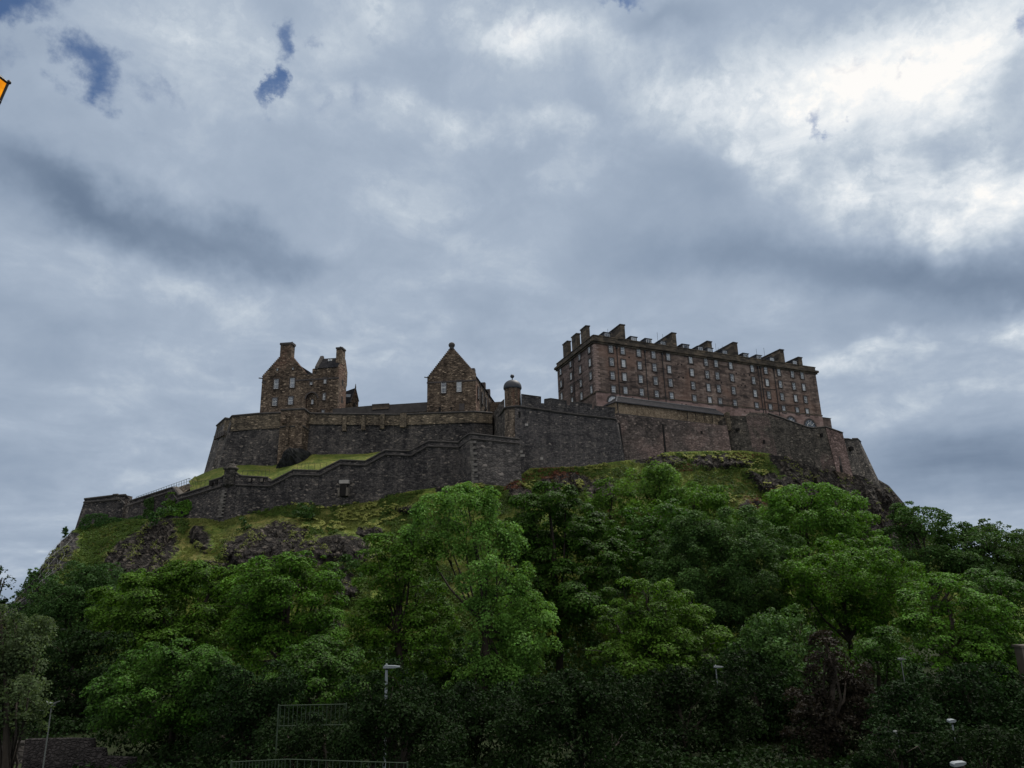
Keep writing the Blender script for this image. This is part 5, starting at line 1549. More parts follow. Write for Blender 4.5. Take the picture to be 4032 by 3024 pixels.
LEAF['lime'] = mat_leaf('grey green leaves', (0.020, 0.034, 0.015, 1), (0.105, 0.15, 0.065, 1), .32)
LEAF['yellow'] = mat_leaf('yellow green flower heads', (0.12, 0.15, 0.03, 1), (0.40, 0.42, 0.13, 1), .3)
LEAF['rust'] = mat_leaf('rust red plants', (0.030, 0.014, 0.008, 1), (0.15, 0.05, 0.028, 1), .25)
LEAF['grass'] = mat_leaf('meadow grass', (0.038, 0.060, 0.012, 1), (0.18, 0.195, 0.05, 1), .3, .12)
LEAF['bracken'] = mat_leaf('rough green herbage', (0.018, 0.042, 0.009, 1), (0.10, 0.165, 0.030, 1), .3, .2)

def puff_leaves(PC, PR, OUT, per, L, rng, flat=.7, lift=.35, spread=.55):
    """leaves on the upper and outer shells of many small puffs"""
    n = len(PC)
    idx = np.repeat(np.arange(n), per)
    d = rng.normal(size=(len(idx), 3)) + OUT[idx] * .75 + np.array([0, 0, lift])
    d /= np.linalg.norm(d, axis=1, keepdims=True) + 1e-9
    rad = PR[idx] * (rng.random(len(idx)) ** .45 * .75 + .35)
    C = PC[idx] + d * rad[:, None] * np.array([1, 1, flat])
    N = d * .8 + np.array([0, 0, .45]) + rng.normal(size=d.shape) * spread
    N /= np.linalg.norm(N, axis=1, keepdims=True) + 1e-9
    return C, N

STYLE = {   # puff size, leaf size, vertical squash, leaf density, scatter
    'sycamore': (1.1, .9, .58, 1.1, .32), 'maple': (1.1, .9, .58, 1.1, .32), 'ash': (1.1, .9, .9, .95, .5), 'olive': (.8, .72, .85, 1.0, .55), 'bright': (.95, .82, .72, 1.0, .45),
    'holly': (.9, 1.05, .8, .8, .8), 'copper': (.8, 1.0, .8, .9, .8), 'lime': (.9, 1.0, .9, .9, .8), 'feather': (.8, .8, .7, .55, .8), 'ivy': (.7, .9, .8, .9, .7)}
LEAF['feather'] = LEAF['bright']

def make_crown(lobes, Y, style, rng, depth=1.0, thin=1.0):
    ps, ls, flat, dens, spread = STYLE[style]
    k = px_m(Y)
    L = .0042 * max(Y, 22) * ls
    Cs, Ns, centres = [], [], []
    span = max(l[0] + l[2] for l in lobes) - min(l[0] - l[2] for l in lobes)
    mid = (max(l[0] + l[2] for l in lobes) + min(l[0] - l[2] for l in lobes)) / 2
    for i, lb in enumerate(lobes):
        cx, cy, rx, ry = lb[:4]
        off = lb[4] if len(lb) > 4 else (rng.random() - .5) * .35 * span * k
        side = (cx - mid) / (span * .5 + 1e-6)
        off = off * depth + abs(side) * .18 * span * k
        c = PF(cx, cy, Y + off)
        RX, RZ = rx * k, ry * k
        RY = min(max(RX * .85, RZ * .8), RX * 1.2 + .5)
        centres.append((c, RX, RZ))
        pr = ps * (.70 + .0076 * Y) * (.75 + .25 * min(1.6, RX / 4))
        pr = min(pr, RX * .6, RZ * .9)
        area = 4 * math.pi * ((RX * RY) ** 1.6 / 3 + (RX * RZ) ** 1.6 / 3 + (RY * RZ) ** 1.6 / 3) ** (1 / 1.6)
        n = max(6, int(area / (math.pi * pr * pr) * 1.25))
        d = rng.normal(size=(n, 3))
        d /= np.linalg.norm(d, axis=1, keepdims=True)
        keep = (d[:, 1] < .35) | (rng.random(n) < .35)
        keep &= (d[:, 2] > -.55) | (rng.random(n) < .35)
        d = d[keep]
        rr = .56 + .46 * rng.random(len(d)) ** .7
        # break the outline: some puffs reach out, some are missing
        w = vnoise(d * 1.9 + rng.random(3) * 50)
        rr = rr + (w - .5) * .55
        stray = rng.random(len(d)) < .16
        rr[stray] += .12 + .22 * rng.random(stray.sum())
        PC = c + d * np.array([RX, RY, RZ]) * rr[:, None]
        PR = pr * (.5 + .85 * rng.random(len(d)) ** 1.4)
        PR[stray] *= .62
        out = d / np.array([RX, RY, RZ]); out /= np.linalg.norm(out, axis=1, keepdims=True)
        per = (PR / L) ** 2 * 13 * dens * thin
        per = np.maximum(8, per).astype(int)
        a, b = puff_leaves(PC, PR, out, per, L, rng, flat, .85, spread)
        Cs.append(a); Ns.append(b)
        # loose inner foliage that closes the middle of the crown
        ni = int(area / (L * L) * .20 * thin)
        q = rng.normal(size=(ni, 3)); q /= np.linalg.norm(q, axis=1, keepdims=True)
        Cs.append(c + q * (rng.random((ni, 1)) ** .4 * .68) * np.array([RX, RY, RZ]))
        q2 = q + rng.normal(size=q.shape) * .8
        Ns.append(q2 / np.linalg.norm(q2, axis=1, keepdims=True))
    C, N = np.concatenate(Cs), np.concatenate(Ns)
    sz = L * (.7 + .6 * rng.random(len(C)))
    return C, N, sz, centres

LEAF_COUNT = 0
def tree(label, Y, style, lobes, trunk_u=None, seed=0, name='broadleaf_tree', cat='tree', depth=1.0, thin=1.0, group=None, trunk=True, leaf=None, bole=1.0):
    global LEAF_COUNT
    rng = np.random.default_rng(1000 + seed)
    C, N, sz, cen = make_crown(lobes, Y, style, rng, depth, thin)
    tu = trunk_u if trunk_u is not None else sum(l[0] for l in lobes) / len(lobes)
    low = max(l[1] + l[3] * .5 for l in lobes)
    cx = PF(tu, low, Y)
    gz = ground_z(cx[0], Y)
    base = np.array([cx[0], Y, gz - .3])
    root = thing(name, label, cat, base, group)
    me = leaf_mesh('crown', C, N, sz, sz * .62, LEAF[leaf or style], tuple(base), rng)
    LEAF_COUNT += len(C)
    o = bpy.data.objects.new('crown', me); COL.objects.link(o); o.parent = root
    if trunk:
        mb = MB()
        topz = max(c[2] for c, _, _ in cen)
        hgt = max(topz - gz, 2.0)
        r0 = (.12 + hgt * .021) * bole
        fork = base + np.array([0, 0, hgt * .42])
        main = sorted(cen, key=lambda c: -c[0][2])[0][0]
        mb.tube([base, base + (fork - base) * .5 + np.array([r0 * .5, 0, 0]), fork, (fork + main) / 2 + np.array([.3, -.2, .2]), main], [r0 * 1.25, r0, r0 * .8, r0 * .5, r0 * .15], 8)
        for c, RX, RZ in cen:
            st = base + (fork - base) * (.7 + .3 * rng.random())
            md = st + (c - st) * .5 + np.array([0, 0, -.08 * np.linalg.norm(c - st)]) + rng.normal(size=3) * .3
            mb.tube([st, md, c, c + rng.normal(size=3) * np.array([RX, RX, RZ]) * .35], [r0 * .45, r0 * .32, r0 * .16, r0 * .05], 6)
            for _ in range(3):
                e_ = c + rng.normal(size=3) * np.array([RX, RX, RZ]) * .55
                mb.tube([md + (c - md) * .6, (c + e_) / 2 + np.array([0, 0, .2]), e_], [r0 * .14, r0 * .09, r0 * .03], 5)
        part('trunk', mb, M['bark'], root, True)
    return root

def all_trees():
    T = tree
    # far slopes, right to left
    T('feathery pale tree standing against the sky at the right', 128, 'feather', [(1960, 1112, 34, 22), (1990, 1130, 50, 30), (1945, 1150, 30, 36), (2055, 1160, 50, 24), (2000, 1190, 70, 50), (2090, 1195, 70, 42), (2040, 1235, 90, 50)], seed=1, thin=1.6, leaf='olive')
    T('loose tree with one twiggy bough against the sky, right of the feathery tree', 132, 'feather', [(2150, 1137, 22, 14), (2118, 1150, 18, 10), (2160, 1190, 60, 34), (2120, 1230, 80, 50), (2200, 1220, 60, 50), (2180, 1290, 80, 60)], seed=2, thin=1.6, leaf='olive')
    T('dark round tree on the skyline at the right edge', 150, 'maple', [(2195, 1168, 45, 20), (2240, 1180, 60, 40), (2190, 1210, 40, 30)], seed=3)
    T('small light green tree high under the pink curtain wall', 142, 'ash', [(1422, 1027, 46, 20), (1400, 1052, 50, 24), (1450, 1060, 40, 26), (1420, 1085, 56, 30)], seed=4)
    T('bushy green tree on the slope below the small light green tree', 138, 'bright', [(1500, 1075, 66, 32), (1460, 1100, 70, 44), (1530, 1105, 56, 46), (1490, 1140, 80, 46)], seed=5)
    T('low grey-green thicket left of the small light green tree', 140, 'bright', [(1318, 1062, 26, 22), (1300, 1092, 40, 30), (1342, 1096, 40, 30), (1322, 1130, 50, 36)], seed=6)
    T('wide bright green tree below the crag on the right', 130, 'bright', [(1735, 1078, 60, 24), (1690, 1092, 50, 30), (1790, 1092, 50, 28), (1655, 1120, 40, 34), (1725, 1125, 80, 46), (1815, 1125, 46, 40), (1770, 1165, 90, 50), (1690, 1170, 60, 50)], seed=7)
    T('slim tree growing against the dark crag at the right', 142, 'bright', [(1845, 1082, 20, 24), (1838, 1118, 32, 34), (1862, 1150, 36, 34), (1850, 1190, 40, 40)], seed=8)
    T('dark tree with yellow-green top in the middle of the slope', 126, 'maple', [(1420, 1112, 56, 24), (1460, 1130, 36, 24), (1378, 1125, 36, 24), (1415, 1160, 74, 40), (1390, 1210, 60, 50), (1440, 1200, 50, 40)], seed=9)
    T('yellow-green young tree sprouting behind the dark sloping tree', 131, 'lime', [(1395, 1100, 34, 12), (1445, 1108, 44, 14), (1475, 1125, 24, 14)], seed=10, leaf='bright')
    # middle row
    T('tall dark green sycamore right of the light ash tree', 112, 'maple', [(1185, 1078, 62, 24), (1150, 1108, 56, 30), (1222, 1100, 44, 26), (1115, 1140, 34, 28), (1175, 1150, 90, 44), (1235, 1150, 60, 44), (1292, 1160, 52, 36), (1330, 1185, 24, 24), (1200, 1210, 110, 50), (1285, 1225, 66, 50), (1160, 1260, 70, 50), (1230, 1290, 100, 56), (1200, 1350, 90, 50), (1290, 1310, 50, 50), (1120, 1330, 50, 60), (1150, 1190, 50, 40)], trunk_u=1205, seed=11, thin=1.4, bole=.7)
    T('large domed olive-green tree in the centre right', 104, 'olive', [(1560, 1145, 84, 34), (1495, 1185, 80, 50), (1620, 1180, 84, 50), (1450, 1235, 60, 50), (1560, 1235, 120, 80), (1665, 1250, 56, 66), (1500, 1300, 100, 70), (1610, 1320, 100, 80), (1430, 1290, 50, 50), (1560, 1400, 130, 60)], seed=12, thin=1.45)
    T('big rounded sycamore with layered boughs right of centre', 102, 'bright', [(1800, 1190, 56, 26), (1862, 1192, 60, 26), (1745, 1220, 50, 30), (1920, 1225, 50, 30), (1820, 1240, 100, 44), (1730, 1265, 50, 40), (1900, 1275, 80, 50), (1960, 1265, 36, 36), (1790, 1310, 110, 54), (1880, 1345, 90, 50), (1740, 1330, 50, 40)], seed=13, leaf='sycamore')
    T('sycamore with glossy layered boughs near the right edge', 88, 'sycamore', [(2040, 1272, 66, 32), (2095, 1300, 54, 34), (2010, 1310, 50, 36), (2130, 1345, 50, 40), (2060, 1350, 90, 44), (2140, 1400, 44, 46), (2040, 1410, 90, 50), (2110, 1440, 90, 46), (2000, 1380, 50, 44)], seed=14)
    T('dark leafy tree at the right edge behind the glossy sycamore', 108, 'maple', [(2140, 1270, 50, 32), (2190, 1300, 40, 36), (2175, 1350, 50, 50), (2215, 1400, 40, 60), (2195, 1450, 50, 60), (2160, 1260, 40, 30)], seed=15)
    # ash in the centre with its bare gap and leaning stem
    T('tall light green ash with visible trunk in the centre', 92, 'ash', [(1010, 1088, 62, 26, 1), (1058, 1098, 34, 26, 0), (950, 1122, 54, 30, 2), (1000, 1135, 70, 40, 0), (1072, 1145, 36, 40, -1), (905, 1165, 36, 34, 2), (960, 1185, 60, 36, 1), (1050, 1195, 54, 44, -1), (1090, 1230, 40, 50, 0), (1040, 1245, 50, 30, -3), (1105, 1300, 42, 56, 0), (1140, 1340, 46, 46, 1), (1165, 1390, 32, 34, 1), (1110, 1390, 66, 60, 0), (1140, 1440, 40, 36, 1), (1080, 1470, 70, 50, 0), (1120, 1490, 40, 30, 0), (1060, 1340, 40, 50, -1), (1030, 1300, 34, 30, 2), (1060, 1420, 40, 40, 0), (1020, 1500, 40, 36, 0)], trunk_u=1048, seed=16, thin=1.0, bole=.6)
    T('leafy dark tree left of the light ash', 96, 'sycamore', [(850, 1175, 40, 28), (895, 1185, 46, 34), (820, 1225, 60, 36), (885, 1240, 56, 40), (845, 1275, 60, 40), (905, 1290, 40, 40), (800, 1330, 54, 36), (870, 1345, 80, 46), (930, 1350, 40, 40), (790, 1390, 60, 50), (880, 1410, 90, 50), (830, 1460, 90, 50)], seed=17)
    T('rough bush filling the gap below the ash trunk', 100, 'ivy', [(985, 1400, 50, 34), (960, 1440, 50, 40), (1010, 1450, 50, 40), (975, 1490, 70, 40)], seed=18)
    T('round sycamore with lit dome of leaves, bottom centre', 76, 'sycamore', [(1395, 1283, 50, 24), (1440, 1290, 44, 24), (1350, 1305, 36, 26), (1490, 1312, 36, 26), (1410, 1325, 84, 36), (1330, 1345, 36, 28), (1500, 1355, 50, 34), (1390, 1370, 84, 36), (1455, 1385, 60, 36), (1535, 1392, 30, 34), (1345, 1400, 44, 26), (1310, 1428, 34, 22), (1400, 1425, 80, 36), (1490, 1430, 60, 34), (1380, 1460, 60, 30)], seed=19)
    # left group
    T('ivy-dark tree below the netted cliff at the far left', 106, 'olive', [(200, 1246, 52, 26), (165, 1268, 46, 28), (135, 1296, 44, 30), (200, 1300, 80, 40), (108, 1322, 36, 30), (95, 1352, 44, 36), (160, 1350, 90, 50), (240, 1310, 50, 50)], seed=20, leaf='ivy')
    T('broad spreading tree with bright layered top at the left', 92, 'sycamore', [(330, 1258, 70, 20), (410, 1245, 70, 22), (470, 1242, 60, 22), (510, 1262, 40, 26), (262, 1285, 50, 20), (330, 1290, 80, 28), (430, 1285, 84, 36), (490, 1310, 60, 40), (280, 1325, 60, 30), (370, 1330, 90, 34), (450, 1350, 80, 40), (320, 1370, 90, 36), (400, 1395, 90, 40), (260, 1365, 50, 40)], trunk_u=390, seed=21)
    T('round-headed sycamore right of the broad spreading tree', 88, 'sycamore', [(625, 1222, 62, 22), (580, 1245, 50, 28), (660, 1245, 50, 30), (705, 1238, 30, 18), (610, 1275, 90, 40), (690, 1290, 44, 34), (550, 1310, 60, 44), (640, 1330, 90, 48), (560, 1370, 60, 44), (690, 1360, 44, 40), (620, 1400, 100, 44), (540, 1420, 50, 40)], trunk_u=610, seed=22)
    T('dark dome-shaped tree in the lower left', 64, 'maple', [(380, 1418, 60, 22), (320, 1438, 60, 28), (440, 1435, 54, 28), (380, 1460, 110, 40), (280, 1480, 56, 36), (480, 1480, 54, 40), (360, 1510, 120, 44), (260, 1530, 50, 40), (460, 1530, 80, 44), (340, 1560, 110, 40)], seed=23)
    T('shadowy tree between the cliff tree and the dark dome tree', 80, 'holly', [(140, 1400, 60, 34), (210, 1410, 50, 36), (120, 1450, 60, 40), (200, 1460, 60, 46), (160, 1510, 90, 44), (110, 1540, 50, 40), (210, 1550, 60, 44)], seed=24)
    T('low rounded tree under the round-headed sycamore', 70, 'maple', [(700, 1410, 50, 26), (660, 1440, 60, 34), (740, 1440, 44, 34), (690, 1480, 90, 40), (620, 1490, 60, 40)], seed=25)
    T('pale grey-green tree close by at the left edge', 34, 'lime', [(0, 1318, 30, 26), (35, 1345, 36, 26), (10, 1370, 60, 40), (62, 1385, 28, 26), (40, 1420, 50, 40), (74, 1432, 20, 22), (0, 1450, 60, 50), (55, 1480, 34, 36), (18, 1525, 60, 44), (62, 1540, 26, 30), (-10, 1560, 64, 36), (40, 1575, 40, 22), (30, 1470, 50, 40), (0, 1500, 60, 40)], seed=26, leaf='lime', bole=.45)
    T('twiggy bough reaching in at the left edge above the pale tree', 34, 'feather', [(-4, 1232, 14, 12), (6, 1262, 14, 12), (-8, 1290, 18, 16), (10, 1300, 8, 8), (-20, 1330, 24, 30)], seed=27, leaf='holly', thin=.7, bole=.5)
    # right, lower
    T('leafy bush tree with pale tips beside the copper tree', 72, 'lime', [(1700, 1345, 44, 22), (1660, 1370, 46, 30), (1735, 1375, 44, 30), (1690, 1410, 70, 38), (1640, 1420, 44, 36), (1720, 1450, 70, 40), (1660, 1470, 70, 40)], seed=28, leaf='olive')
    T('copper-brown leaved tree in the lower right', 58, 'copper', [(1785, 1385, 24, 18), (1800, 1420, 34, 28), (1830, 1450, 36, 30), (1790, 1480, 50, 36), (1850, 1490, 34, 30), (1820, 1530, 60, 40), (1760, 1550, 60, 44), (1850, 1560, 50, 40), (1790, 1610, 90, 44)], seed=29)
    T('green tree behind the slanting lamp post at the lower right', 74, 'sycamore', [(1880, 1395, 50, 24), (1850, 1420, 40, 26), (1920, 1415, 36, 26), (1890, 1445, 60, 30), (1930, 1450, 30, 26)], seed=30, leaf='maple')
    T('dark mass of a tree right of the slanting lamp post', 62, 'holly', [(2020, 1470, 50, 30), (2080, 1480, 60, 32), (2140, 1490, 50, 34), (2040, 1520, 80, 44), (2130, 1540, 80, 50), (2190, 1530, 44, 60), (2060, 1580, 100, 44), (2160, 1600, 80, 44)], seed=31)
    T('deep green shrub tree below the copper tree at the right', 48, 'holly', [(1930, 1520, 40, 30), (1960, 1560, 50, 40), (1920, 1600, 60, 40), (2000, 1620, 80, 40)], seed=32)
    T('dark tree under the lit dome sycamore', 60, 'holly', [(1440, 1480, 60, 34), (1500, 1500, 60, 40), (1400, 1520, 60, 40), (1560, 1490, 56, 44), (1480, 1560, 90, 50), (1580, 1560, 60, 60), (1400, 1590, 70, 44)], seed=33)
    T('dark tree between the lit dome sycamore and the copper tree', 66, 'holly', [(1600, 1450, 56, 40), (1650, 1490, 60, 44), (1700, 1530, 60, 50), (1620, 1560, 80, 50), (1690, 1600, 70, 40)], seed=34)
    T('wide dark shrub mass at the bottom centre', 52, 'holly', [(1200, 1490, 60, 24), (1280, 1485, 60, 24), (1240, 1520, 110, 36), (1160, 1540, 60, 40), (1320, 1540, 60, 40), (1240, 1580, 130, 50), (1340, 1600, 60, 40)], seed=35)
    T('dark tree below the ash at the bottom centre', 62, 'holly', [(1040, 1530, 60, 34), (1100, 1540, 60, 36), (980, 1550, 60, 40), (1060, 1590, 90, 44), (960, 1610, 70, 40)], seed=36)
    T('dark bush tree behind the white lamp post', 50, 'holly', [(800, 1500, 40, 30), (880, 1490, 60, 40), (920, 1530, 50, 40), (850, 1545, 60, 36), (900, 1590, 90, 40)], seed=37)
    T('dark bushy tree left of the green railings', 54, 'holly', [(560, 1480, 56, 34), (520, 1520, 60, 40), (600, 1510, 44, 34), (550, 1570, 80, 44), (480, 1590, 60, 40)], seed=38)
    T('low dark bush below the green railings', 38, 'holly', [(620, 1590, 60, 26), (700, 1585, 60, 26), (760, 1600, 50, 24), (680, 1620, 110, 24)], seed=39)
    T('low dark bush in front of the white lamp post', 36, 'holly', [(790, 1560, 44, 34), (845, 1525, 44, 40), (905, 1570, 50, 34), (850, 1590, 90, 44), (840, 1560, 50, 40)], seed=40, thin=1.8, name='garden_bush', cat='bush', trunk=True)
    T('low leafy bush at the bottom right beside the short white post', 32, 'holly', [(1945, 1628, 40, 24), (2010, 1622, 44, 26), (2070, 1610, 50, 26), (2140, 1615, 56, 30), (2190, 1620, 40, 30), (1900, 1640, 50, 22)], seed=41, thin=1.8, name='garden_bush', cat='bush')
    T('small dark bush on the grass above the crag, right one of two', 143, 'ivy', [(657, 1098, 14, 10), (655, 1112, 18, 12), (662, 1122, 12, 8)], seed=42, name='hillside_bush', cat='bush', bole=.5)
    T('small dark bush on the grass above the crag, left one of two', 142, 'ivy', [(527, 1128, 10, 8), (526, 1140, 12, 9)], seed=43, name='hillside_bush', cat='bush', bole=.5)
    T('low bush clinging to the crag right of the big rock face', 128, 'ivy', [(745, 1222, 22, 14), (760, 1240, 22, 16), (735, 1300, 16, 14)], seed=44, name='hillside_bush', cat='bush', bole=.5)
    T('low bush at the foot of the bastion', 148, 'ivy', [(805, 1068, 18, 9), (820, 1076, 14, 8)], seed=45, name='hillside_bush', cat='bush', bole=.4) if False else None
    T('tiny tree on the skyline at the far left cliff', 150, 'ivy', [(143, 1146, 5, 7), (140, 1156, 6, 6)], seed=46, name='hillside_bush', cat='bush', bole=.4)
    T('little bush leaning from the netted cliff against the sky', 139, 'ivy', [(75, 1236, 9, 6), (68, 1242, 6, 4)], seed=47, name='hillside_bush', cat='bush', bole=.4)
    T('dark bush on the slope under the ivied wall', 146, 'ivy', [(345, 1108, 16, 8), (362, 1100, 14, 8), (330, 1120, 14, 9)], seed=48, name='hillside_bush', cat='bush', bole=.4)
all_trees()
print('LEAVES', LEAF_COUNT)

# ------------------------------------------------------------------ ground cover on the rock and in the garden
def stuff(name, label, C, N, L, W, mat, seed=0):
    rng = np.random.default_rng(seed)
    me = leaf_mesh(name, C, N, L, W, mat, (0, 0, 0), rng)
    o = bpy.data.objects.new(name, me); COL.objects.link(o)
    return tag(o, label, None, None, 'stuff')
def terrain_samples(n, rng, ok):
    """random points on the seen slope of the hill, filtered by ok(uvF, rock)"""
    V = TERR[12:]; R = TROCK[12:]
    r = rng.integers(0, V.shape[0] - 1, n); c = rng.integers(40, V.shape[1] - 41, n)
    a, b = rng.random((n, 1)), rng.random((n, 1))
    p = V[r, c] * (1 - a) * (1 - b) + V[r + 1, c] * a * (1 - b) + V[r, c + 1] * (1 - a) * b + V[r + 1, c + 1] * a * b
    k = ok(project(p) / 1.82278, R[r, c])
    return p[k]
def build_cover():
    rng = np.random.default_rng(5)
    # meadow grass blades
    p = terrain_samples(190000, rng, lambda uv, rk: (rk < .45) & (uv[:, 1] < 1420))
    C = p + np.array([0, -.05, .16])
    N = np.stack([rng.normal(size=len(p)) * .5, -np.ones(len(p)), .35 + rng.normal(size=len(p)) * .3], 1); N /= np.linalg.norm(N, axis=1, keepdims=True)
    keep = fbm(p * .22 + 3, 3) > .40
    stuff('meadow_grass', 'rough yellow-green grass over the castle slope', C[keep], N[keep], .55 * (.5 + rng.random(keep.sum())), .22, LEAF['grass'], 1)
    # leafy herbage in clumps, thicker below the walls at the left and over the right half
    def herb(uv, rk):
        f = fbm(np.concatenate([uv * .021, np.zeros((len(uv), 1))], 1), 4)
        green = patch_mask(uv, [(250, 1150, 130, 40, -15), (330, 1120, 120, 24, -12), (760, 1075, 70, 20, -8), (620, 1100, 60, 16, 0), (850, 1085, 60, 24, -20), (1060, 1040, 60, 14, -20), (1320, 1040, 70, 50, 0), (1560, 1010, 80, 24, 0), (1640, 1010, 90, 24, 8), (960, 1350, 60, 90, 0), (1480, 1010, 40, 20, 0), (200, 1210, 60, 30, -20), (780, 1260, 60, 70, 0), (1650, 1080, 80, 50, 20), (1560, 1060, 130, 40, 15), (1600, 1020, 120, 30, 8), (1240, 1040, 110, 40, 0), (1430, 1020, 90, 40, 0), (1660, 1110, 60, 40, 0)], .5)
        return (rk < .6) & (uv[:, 1] < 1400) & ((f + green * .28) > .575)
    q = terrain_samples(62000, rng, herb)
    idx = np.repeat(np.arange(len(q)), 14)
    d = rng.normal(size=(len(idx), 3)); d[:, 2] = np.abs(d[:, 2]); d /= np.linalg.norm(d, axis=1, keepdims=True)
    C = q[idx] + d * np.array([.62, .62, .5]) * (.5 + .6 * rng.random((len(idx), 1)))
    N = d + rng.normal(size=d.shape) * .5 + np.array([0, -.2, .3]); N /= np.linalg.norm(N, axis=1, keepdims=True)
    stuff('herbage', 'leafy green herbage growing in clumps over the crag', C, N, .36 * (.6 + .7 * rng.random(len(C))), .22, LEAF['bracken'], 2)
    # rough plants and moss rooted in the rock cracks
    q = terrain_samples(20000, rng, lambda uv, rk: (rk > .5) & (uv[:, 1] < 1300) & (fbm(np.concatenate([uv * .05, np.zeros((len(uv), 1))], 1), 3) > .57))
    idx = np.repeat(np.arange(len(q)), 7)
    d = rng.normal(size=(len(idx), 3)); d[:, 2] = np.abs(d[:, 2]); d /= np.linalg.norm(d, axis=1, keepdims=True)
    C = q[idx] + d * .45; N = d + np.array([0, -.3, .3]); N /= np.linalg.norm(N, axis=1, keepdims=True)
    stuff('crevice_plants', 'dry tufts and plants rooted in the rock cracks', C, N, .36, .2, LEAF['grass'], 3)
    # pale yellow-green flower heads
    heads = [(1280, 1010, 40, 8), (1225, 1008, 30, 8), (1225, 1060, 14, 16), (1250, 1050, 10, 10), (1320, 1028, 14, 10), (1445, 985, 30, 6), (1400, 990, 12, 5), (1500, 988, 24, 8), (1560, 985, 40, 10), (1590, 995, 36, 10), (1620, 1000, 30, 10), (1640, 1022, 26, 14), (1660, 1055, 30, 12), (1690, 1065, 22, 8),
             (1545, 1062, 26, 9), (1570, 1080, 26, 12), (1500, 1055, 12, 6), (1630, 1105, 14, 12), (1590, 1120, 10, 12), (760, 1115, 40, 14), (700, 1090, 70, 12), (820, 1100, 40, 12), (700, 1140, 50, 10), (660, 1128, 24, 6), (860, 1120, 30, 10), (480, 1110, 30, 8), (1020, 1050, 40, 8), (1140, 1050, 20, 10), (810, 1130, 24, 14)]
    pts = []
    allp = terrain_samples(420000, rng, lambda uv, rk: (uv[:, 1] < 1160) & (patch_mask(uv, [(a, b, c_, d_, 0) for a, b, c_, d_ in heads], .05) > .5))
    sel = allp[(fbm(allp * .9, 2) > .54)]
    sel = sel[rng.permutation(len(sel))[:900]]
    idx = np.repeat(np.arange(len(sel)), 12)
    d = rng.normal(size=(len(idx), 3)); d[:, 2] = np.abs(d[:, 2]); d /= np.linalg.norm(d, axis=1, keepdims=True)
    C = sel[idx] + np.array([0, 0, .45]) + d * np.array([.30, .30, .2]) * (.8 + .6 * rng.random((len(idx), 1)))
    N = d + np.array([0, -.2, .5]); N /= np.linalg.norm(N, axis=1, keepdims=True)
    stuff('wildflowers', 'pale yellow-green flower heads scattered on the slope', C, N, .32, .26, LEAF['yellow'], 4)
    # rusty dock and sorrel under the bastion and the right wall
    q = terrain_samples(60000, rng, lambda uv, rk: patch_mask(uv, [(1195, 1020, 46, 16, 0), (1125, 1042, 40, 10, -25), (1850, 990, 20, 8, 0), (1615, 985, 34, 8, 0), (1480, 1012, 30, 10, 0), (1700, 1075, 40, 12, 20), (1330, 1110, 20, 10, 0), (1650, 1090, 40, 16, 20)], .4) * 1.1 > rng.random(len(uv)) + .25)
    idx = np.repeat(np.arange(len(q)), 8)
    d = rng.normal(size=(len(idx), 3)); d[:, 2] = np.abs(d[:, 2]); d /= np.linalg.norm(d, axis=1, keepdims=True)
    C = q[idx] + d * .55 * (.4 + .6 * rng.random((len(idx), 1))); N = d + np.array([0, -.4, .2]); N /= np.linalg.norm(N, axis=1, keepdims=True)
    stuff('rusty_plants', 'rust-red plants in patches under the bastion and the right wall', C, N, .34, .2, LEAF['rust'], 8)
    # undergrowth on the lower slope, among and below the trees
    q = terrain_samples(15000, rng, lambda uv, rk: (uv[:, 1] > 1390) | ((uv[:, 1] > 1240) & (fbm(np.concatenate([uv * .02, np.ones((len(uv), 1))], 1), 3) > .54)))
    idx = np.repeat(np.arange(len(q)), 14)
    d = rng.normal(size=(len(idx), 3)); d[:, 2] = np.abs(d[:, 2]); d /= np.linalg.norm(d, axis=1, keepdims=True)
    C = q[idx] + d * np.array([1.2, 1.2, .9]) * (.5 + .6 * rng.random((len(idx), 1)))
    N = d + rng.normal(size=d.shape) * .6; N /= np.linalg.norm(N, axis=1, keepdims=True)
    stuff('undergrowth', 'dark undergrowth on the lower slope below the trees', C, N, .5, .3, LEAF['ivy'], 6)
    # shrubbery of the garden in front
    n = 2200
    Y = 40 + 52 * rng.random(n) ** 1.1
    X = (rng.random(n) - .5) * 2 * (Y * .80)
    hgt = .5 + 1.2 * fbm(np.stack([X * .12, Y * .12, Y * 0], 1), 3) ** 1.5 * 2.0
    keep = ~((X < -.60 * Y) & (Y < 66))
    X, Y, hgt = X[keep], Y[keep], hgt[keep]
    m_ = len(X)
    PC = np.stack([X, Y, GROUND_Z + hgt * (.35 + .65 * rng.random(m_))], 1)
    idx = np.repeat(np.arange(m_), 55)
    d = rng.normal(size=(len(idx), 3)); d[:, 2] = np.abs(d[:, 2]) * 1.1 - .25; d /= np.linalg.norm(d, axis=1, keepdims=True)
    C = PC[idx] + d * np.array([1.25, 1.25, .95]) * (.45 + .6 * rng.random((len(idx), 1)))
    C[:, 2] = np.maximum(C[:, 2], GROUND_Z + .05)
    N = d + rng.normal(size=d.shape) * .7 + np.array([0, 0, .3]); N /= np.linalg.norm(N, axis=1, keepdims=True)
    stuff('garden_shrubbery', 'continuous dark shrubbery in the garden below the trees', C, N, .25 + .15 * rng.random(len(C)), .2, LEAF['holly'], 7)
build_cover()

